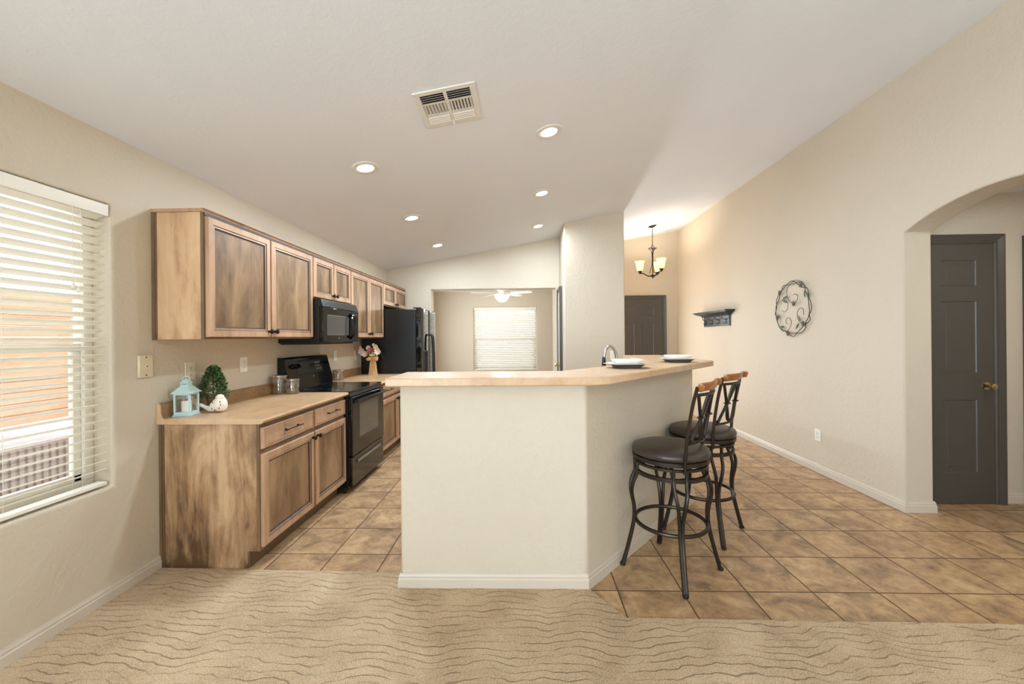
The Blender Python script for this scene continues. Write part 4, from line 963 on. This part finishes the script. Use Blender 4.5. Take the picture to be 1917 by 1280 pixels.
def wleaf(p, q, wd=.013):
    p = Vector((wx-.003, *p)); q = Vector((wx-.003, *q)); d = q-p; e = Vector((0, -d.z, d.y)).normalized()*wd
    b = MB(); o2 = Vector((.002, 0, 0)); c1, c2 = p+d*.35, p+d*.7; m = Vector((-.004, 0, 0))
    L = [p, c1+e, c2+e*.7, q, c2-e*.7, c1-e]
    for oo in (Vector(), o2):
        v = [b.b.verts.new(x+oo) for x in L]; mm = [b.b.verts.new(x+oo+m) for x in (c1, c2)]
        b.face([v[0], v[1], mm[0]]); b.face([v[1], v[2], mm[1], mm[0]]); b.face([v[2], v[3], mm[1]]); b.face([v[3], v[4], mm[1]]); b.face([v[4], v[5], mm[0], mm[1]]); b.face([v[5], v[0], mm[0]])
    b.build('leaf', 'leaf_metal', t, smooth=0)
for p, q in (((4.499, 1.739), (4.403, 1.783)), ((4.49, 1.735), (4.418, 1.702)), ((4.207, 1.49), (4.240, 1.560)), ((4.228, 1.479), (4.283, 1.410)), ((4.545, 1.437), (4.468, 1.450)), ((4.54, 1.44), (4.50, 1.405)), ((4.115, 1.79), (4.092, 1.725)), ((4.145, 1.81), (4.141, 1.73))): wleaf(p, q)

# ------------------------------------------------------------------ things on the left counter
CT = .8905
# lantern
lx0, lx1, ly0, ly1 = -2.149, -2.035, 2.345, 2.459
t = thing('lantern', 'mint green metal lantern standing on the near counter end', 'lantern', ((lx0+lx1)/2, (ly0+ly1)/2, CT))
cx, cy = (lx0+lx1)/2, (ly0+ly1)/2
b = MB(); b.box(lx0-.006, lx1+.006, ly0-.006, ly1+.006, CT, CT+.008); b.box(lx0, lx1, ly0, ly1, CT+.008, CT+.024); b.build('base', 'mint_paint', t, bevel=.002)
b = MB(); p = .012
for x in (lx0, lx1-p):
    for y in (ly0, ly1-p): b.box(x, x+p, y, y+p, CT+.024, CT+.136)
b.box(lx0, lx1, ly0, ly0+.008, CT+.128, CT+.138); b.box(lx0, lx1, ly1-.008, ly1, CT+.128, CT+.138); b.box(lx0, lx0+.008, ly0, ly1, CT+.128, CT+.138); b.box(lx1-.008, lx1, ly0, ly1, CT+.128, CT+.138)
b.build('frame', 'mint_paint', t, bevel=.001)
def pyramid(b, cx, cy, h0, h1, z0, z1):
    v = [b.b.verts.new((cx+sx*h0, cy+sy*h0, z0)) for sx, sy in ((-1, -1), (1, -1), (1, 1), (-1, 1))]; w = [b.b.verts.new((cx+sx*h1, cy+sy*h1, z1)) for sx, sy in ((-1, -1), (1, -1), (1, 1), (-1, 1))]
    for k in range(4): b.face([v[k], v[(k+1) % 4], w[(k+1) % 4], w[k]])
    b.face(v); b.face(w)
b = MB(); pyramid(b, cx, cy, .069, .069, CT+.138, CT+.141); pyramid(b, cx, cy, .068, .026, CT+.141, CT+.182); pyramid(b, cx, cy, .025, .025, CT+.182, CT+.200); pyramid(b, cx, cy, .033, .031, CT+.200, CT+.203); pyramid(b, cx, cy, .028, .008, CT+.203, CT+.222)
b.build('roof', 'mint_paint', t, smooth=0)
b = MB()
for s in (-1, 0, 1):
    b.box(cx+s*.012-.0025, cx+s*.012+.0025, cy-.0255, cy-.025, CT+.188, CT+.196)
b.build('vent_holes', 'slot_dark', t, smooth=0)
b = MB(); b.tube([(cx+.026*math.cos(u), cy, CT+.222+.018*math.sin(u)) for u in [2*PI*k/24 for k in range(24)]], .0028, 6, closed=True); b.build('hanging_ring', 'mint_paint', t)
b = MB(); b.box(lx0+.012, lx1-.012, ly0+.004, ly0+.005, CT+.024, CT+.128); b.box(lx0+.012, lx1-.012, ly1-.005, ly1-.004, CT+.024, CT+.128); b.box(lx0+.004, lx0+.005, ly0+.012, ly1-.012, CT+.024, CT+.128); b.box(lx1-.005, lx1-.004, ly0+.012, ly1-.012, CT+.024, CT+.128)
b.build('glass_panes', 'clear_glass', t, smooth=0)
t = thing('candle', 'white pillar candle inside the mint lantern', 'candle', (cx, cy, CT+.024))
b = MB(); b.lathe([(0, 0), (.025, 0), (.026, .004), (.026, .062), (.024, .065), (.016, .060), (0, .059)], (cx, cy, CT+.0245), 28); b.build('wax_body', 'wax', t)
b = MB(); b.tube([(cx, cy, CT+.086), (cx+.001, cy, CT+.098)], .001, 5); b.build('wick', 'slot_dark', t)
lantern_root = [o for o in bpy.data.objects if o.name == 'lantern'][0]; lantern_root.rotation_euler.z = math.radians(11); lantern_root.scale = (.80, .80, 1)
# topiary
tx, ty = -2.080, 2.600
t = thing('topiary', 'small green cone topiary in a brown pot behind the white bird', 'plant', (tx, ty, CT))
b = MB(); b.lathe([(0, 0), (.026, 0), (.036, .062), (.040, .064), (.040, .076), (.034, .076), (.031, .066), (0, .066)], (tx, ty, CT), 24); b.build('pot', 'pot_brown', t)
b = MB(); b.tube([(tx, ty, CT+.06), (tx, ty, CT+.28)], .004, 6); b.build('stem', 'pot_brown', t)
b = MB(); rnd = random.Random(3)
for i in range(3200):
    u = rnd.random()**.8; z = CT+.078+.205*u; R0 = .074*(1-u**1.6)**.75+.006; a = rnd.uniform(0, 2*PI); rr = R0*rnd.uniform(.45, 1)
    p = Vector((tx+rr*math.cos(a), ty+rr*math.sin(a), z)); d = Vector((math.cos(a), math.sin(a), rnd.uniform(-.1, 1.2))).normalized(); d = (d+Vector((rnd.gauss(0, .3), rnd.gauss(0, .3), rnd.gauss(0, .3)))).normalized()
    L = rnd.uniform(.016, .028); e = d.cross(Vector((rnd.random(), rnd.random(), rnd.random()))).normalized()*.0032
    v = [b.b.verts.new(q) for q in (p, p+d*L*.5+e, p+d*L, p+d*L*.5-e)]; b.face(v)
for v in b.b.verts:
    if v.co.x < XL+.005: v.co.x = XL+.005
b.build('foliage', 'topiary_green', t, smooth=0, recalc=False)
# bird
bxx, byy = -1.972, 2.500
t = thing('bird_figurine', 'white ceramic bird with dark spots beside the topiary pot', 'figurine', (bxx, byy, CT))
b = MB()
# body rings swept from tail tip to beak in the X-Z plane
path = [(-.122, .046, .006, .008), (-.116, .046, .014, .012), (-.100, .040, .015, .011), (-.080, .029, .014, .011), (-.062, .022, .018, .015), (-.045, .026, .027, .025), (-.022, .040, .036, .038), (.002, .050, .042, .048), (.022, .054, .044, .052), (.040, .048, .036, .044), (.050, .043, .022, .030), (.056, .040, .006, .010)]
rg = []
for x, zc_, ry, rz in path: rg.append([b.b.verts.new((bxx+x, byy+ry*math.cos(2*PI*k/20), CT+max(.0006, zc_+rz*math.sin(2*PI*k/20)))) for k in range(20)])
for A_, B_ in zip(rg, rg[1:]):
    for k in range(20): b.face([A_[k], A_[(k+1) % 20], B_[(k+1) % 20], B_[k]])
b.face(rg[0]); b.face(rg[-1]); body = b.build('body', 'bird_white', t, smooth=80)
sd = body.modifiers.new('sub', 'SUBSURF'); sd.levels = 1; sd.render_levels = 2
b = MB(); b.ball((bxx+.018, byy-.004, CT+.092), .024, 18, (1.05, 1, .95)); b.build('head', 'bird_white', t, smooth=80)
b = MB(); b.lathe([(.006, 0), (.003, .008), (0, .012)], (bxx+.040, byy-.012, CT+.094), 10, Matrix.Rotation(1.4, 4, 'Y')); b.build('beak', 'bird_white', t)
b = MB()
for (u, v) in ((-.03, .045), (-.018, .078), (-.012, .030), (.006, .016), (.012, .060), (.022, .048), (.034, .030), (.044, .050), (-.045, .030), (-.004, .066), (.040, .070)):
    i = u; ry = .043*math.sqrt(max(.05, 1-((u-.010)/.062)**2-((v-.050)/.062)**2))
    b.ball((bxx+u, byy-ry*.93, CT+v), .0042, 8, (1, .5, 1))
b.build('spots', 'slot_dark', t)
# canisters
def canister(label, cx, cy, r, h, lid=.018):
    t = thing('glass_canister', label, 'canister', (cx, cy, CT), 'glass canisters with steel lids')
    b = MB(); b.lathe([(0, 0), (r-.003, 0), (r, .004), (r, h-.004), (r-.003, h), (r-.006, h), (r-.004, h-.005), (r-.004, .007), (0, .006)], (cx, cy, CT), 32); b.build('glass_jar', 'jar_glass', t, smooth=40)
    b = MB(); b.lathe([(0, h+.0005), (r+.001, h+.0005), (r+.002, h+.003), (r+.002, h+lid), (r-.001, h+lid+.003), (0, h+lid+.003)], (cx, cy, CT), 32); b.build('lid', 'steel_brushed', t, smooth=40)
canister('taller glass canister with steel lid on the near counter by the range', -2.090, 3.335, .058, .138)
canister('shorter glass canister with steel lid against the range side', -1.978, 3.338, .052, .108)
canister('glass canister with steel lid on the far counter just beyond the range', -2.088, 4.405, .060, .100)
# flower vase
vx_, vy_ = -1.955, 5.075
t = thing('flower_vase', 'burlap wrapped vase of pink and yellow flowers beside the refrigerator', 'vase', (vx_, vy_, CT))
b = MB(); seg = 28; rg = []
for r, z in [(.060, 0), (.050, .03), (.044, .09), (.038, .15), (.030, .180), (.034, .188), (.062, .215), (.066, .232), (.05, .225), (.026, .195)]:
    rg.append([b.b.verts.new((vx_+(r+.006*math.sin(5*a)*(1 if z != .18 else .2))*math.cos(a), vy_+(r+.006*math.sin(5*a+1))*math.sin(a), CT+z)) for a in [2*PI*k/seg for k in range(seg)]])
for A_, B_ in zip(rg, rg[1:]):
    for k in range(seg): b.face([A_[k], A_[(k+1) % seg], B_[(k+1) % seg], B_[k]])
b.face(rg[0]); b.build('burlap_wrap', 'burlap', t, smooth=70)
b = MB(); b.ball((vx_+.055, vy_-.045, CT+.205), .030, 14, (1.1, .7, 1.05)); b.ball((vx_-.035, vy_-.055, CT+.200), .026, 14, (1.3, .7, .8)); b.tube(spline([(vx_+.03, vy_-.055, CT+.19), (vx_+.05, vy_-.062, CT+.12), (vx_+.062, vy_-.058, CT+.05)], 4), [.006, .009, .011, .012, .013, .014, .014, .015, .016], 8, flat=.4); b.build('burlap_bow', 'burlap', t)
def blossom(c, r, mat, n=7):
    b = MB(); c = Vector(c)
    for k in range(n):
        for lay in (0, 1):
            a = 2*PI*k/n+lay*.4; d = Vector((math.cos(a), -.5+lay*.2, math.sin(a))).normalized(); e = d.cross(Vector((0, 1, 0))).normalized()*r*.38
            v = [c, c+d*r*.55+e, c+d*r*(1-.25*lay)+Vector((0, -.2*r, 0)), c+d*r*.55-e]; b.face([b.b.verts.new(p) for p in v])
    b.ball(c+Vector((0, -.1*r, 0)), r*.22, 8); b.build('flower', mat, t, smooth=0, recalc=False)
for (dx_, dz, r, m) in ((-.085, .300, .045, 'petal_pink'), (-.055, .270, .042, 'petal_pink'), (-.02, .345, .035, 'petal_pink'), (-.012, .310, .036, 'petal_rose'), (.008, .325, .03, 'petal_rose'), (-.002, .268, .036, 'petal_yellow'), (.034, .265, .034, 'petal_yellow'), (.062, .300, .045, 'petal_pink'), (.035, .360, .034, 'petal_pink'), (.050, .335, .03, 'petal_yellow'), (-.100, .345, .024, 'petal_pink'), (.018, .385, .022, 'petal_yellow')):
    blossom((vx_+dx_*1.45, vy_-.03+random.uniform(-.03, .03), CT+dz), r*1.2, m)
b = MB()
for k in range(26):
    a = random.uniform(0, 2*PI); tip = Vector((vx_+math.cos(a)*random.uniform(.05, .15), vy_+math.sin(a)*.06, CT+random.uniform(.24, .37)))
    b.tube(spline([(vx_, vy_, CT+.19), (vx_+(tip.x-vx_)*.3, vy_+(tip.y-vy_)*.3, CT+.26), tip], 3), .0014, 4)
    d = (tip-Vector((vx_, vy_, CT+.2))).normalized(); e = d.cross(Vector((0, 1, 0))).normalized()*.010; b.face([b.b.verts.new(p) for p in (tip-d*.045, tip-d*.02+e, tip, tip-d*.02-e)])
for s, L in ((1, .10), (-1, .08)):
    b.tube(spline([(vx_, vy_-.02, CT+.22), (vx_+s*L*.6, vy_-.03, CT+.31), (vx_+s*L*1.1, vy_-.03, CT+.29), (vx_+s*L*1.4, vy_-.03, CT+.21)], 5), .0016, 4)
b.build('stems', 'leaf_green', t, recalc=False)
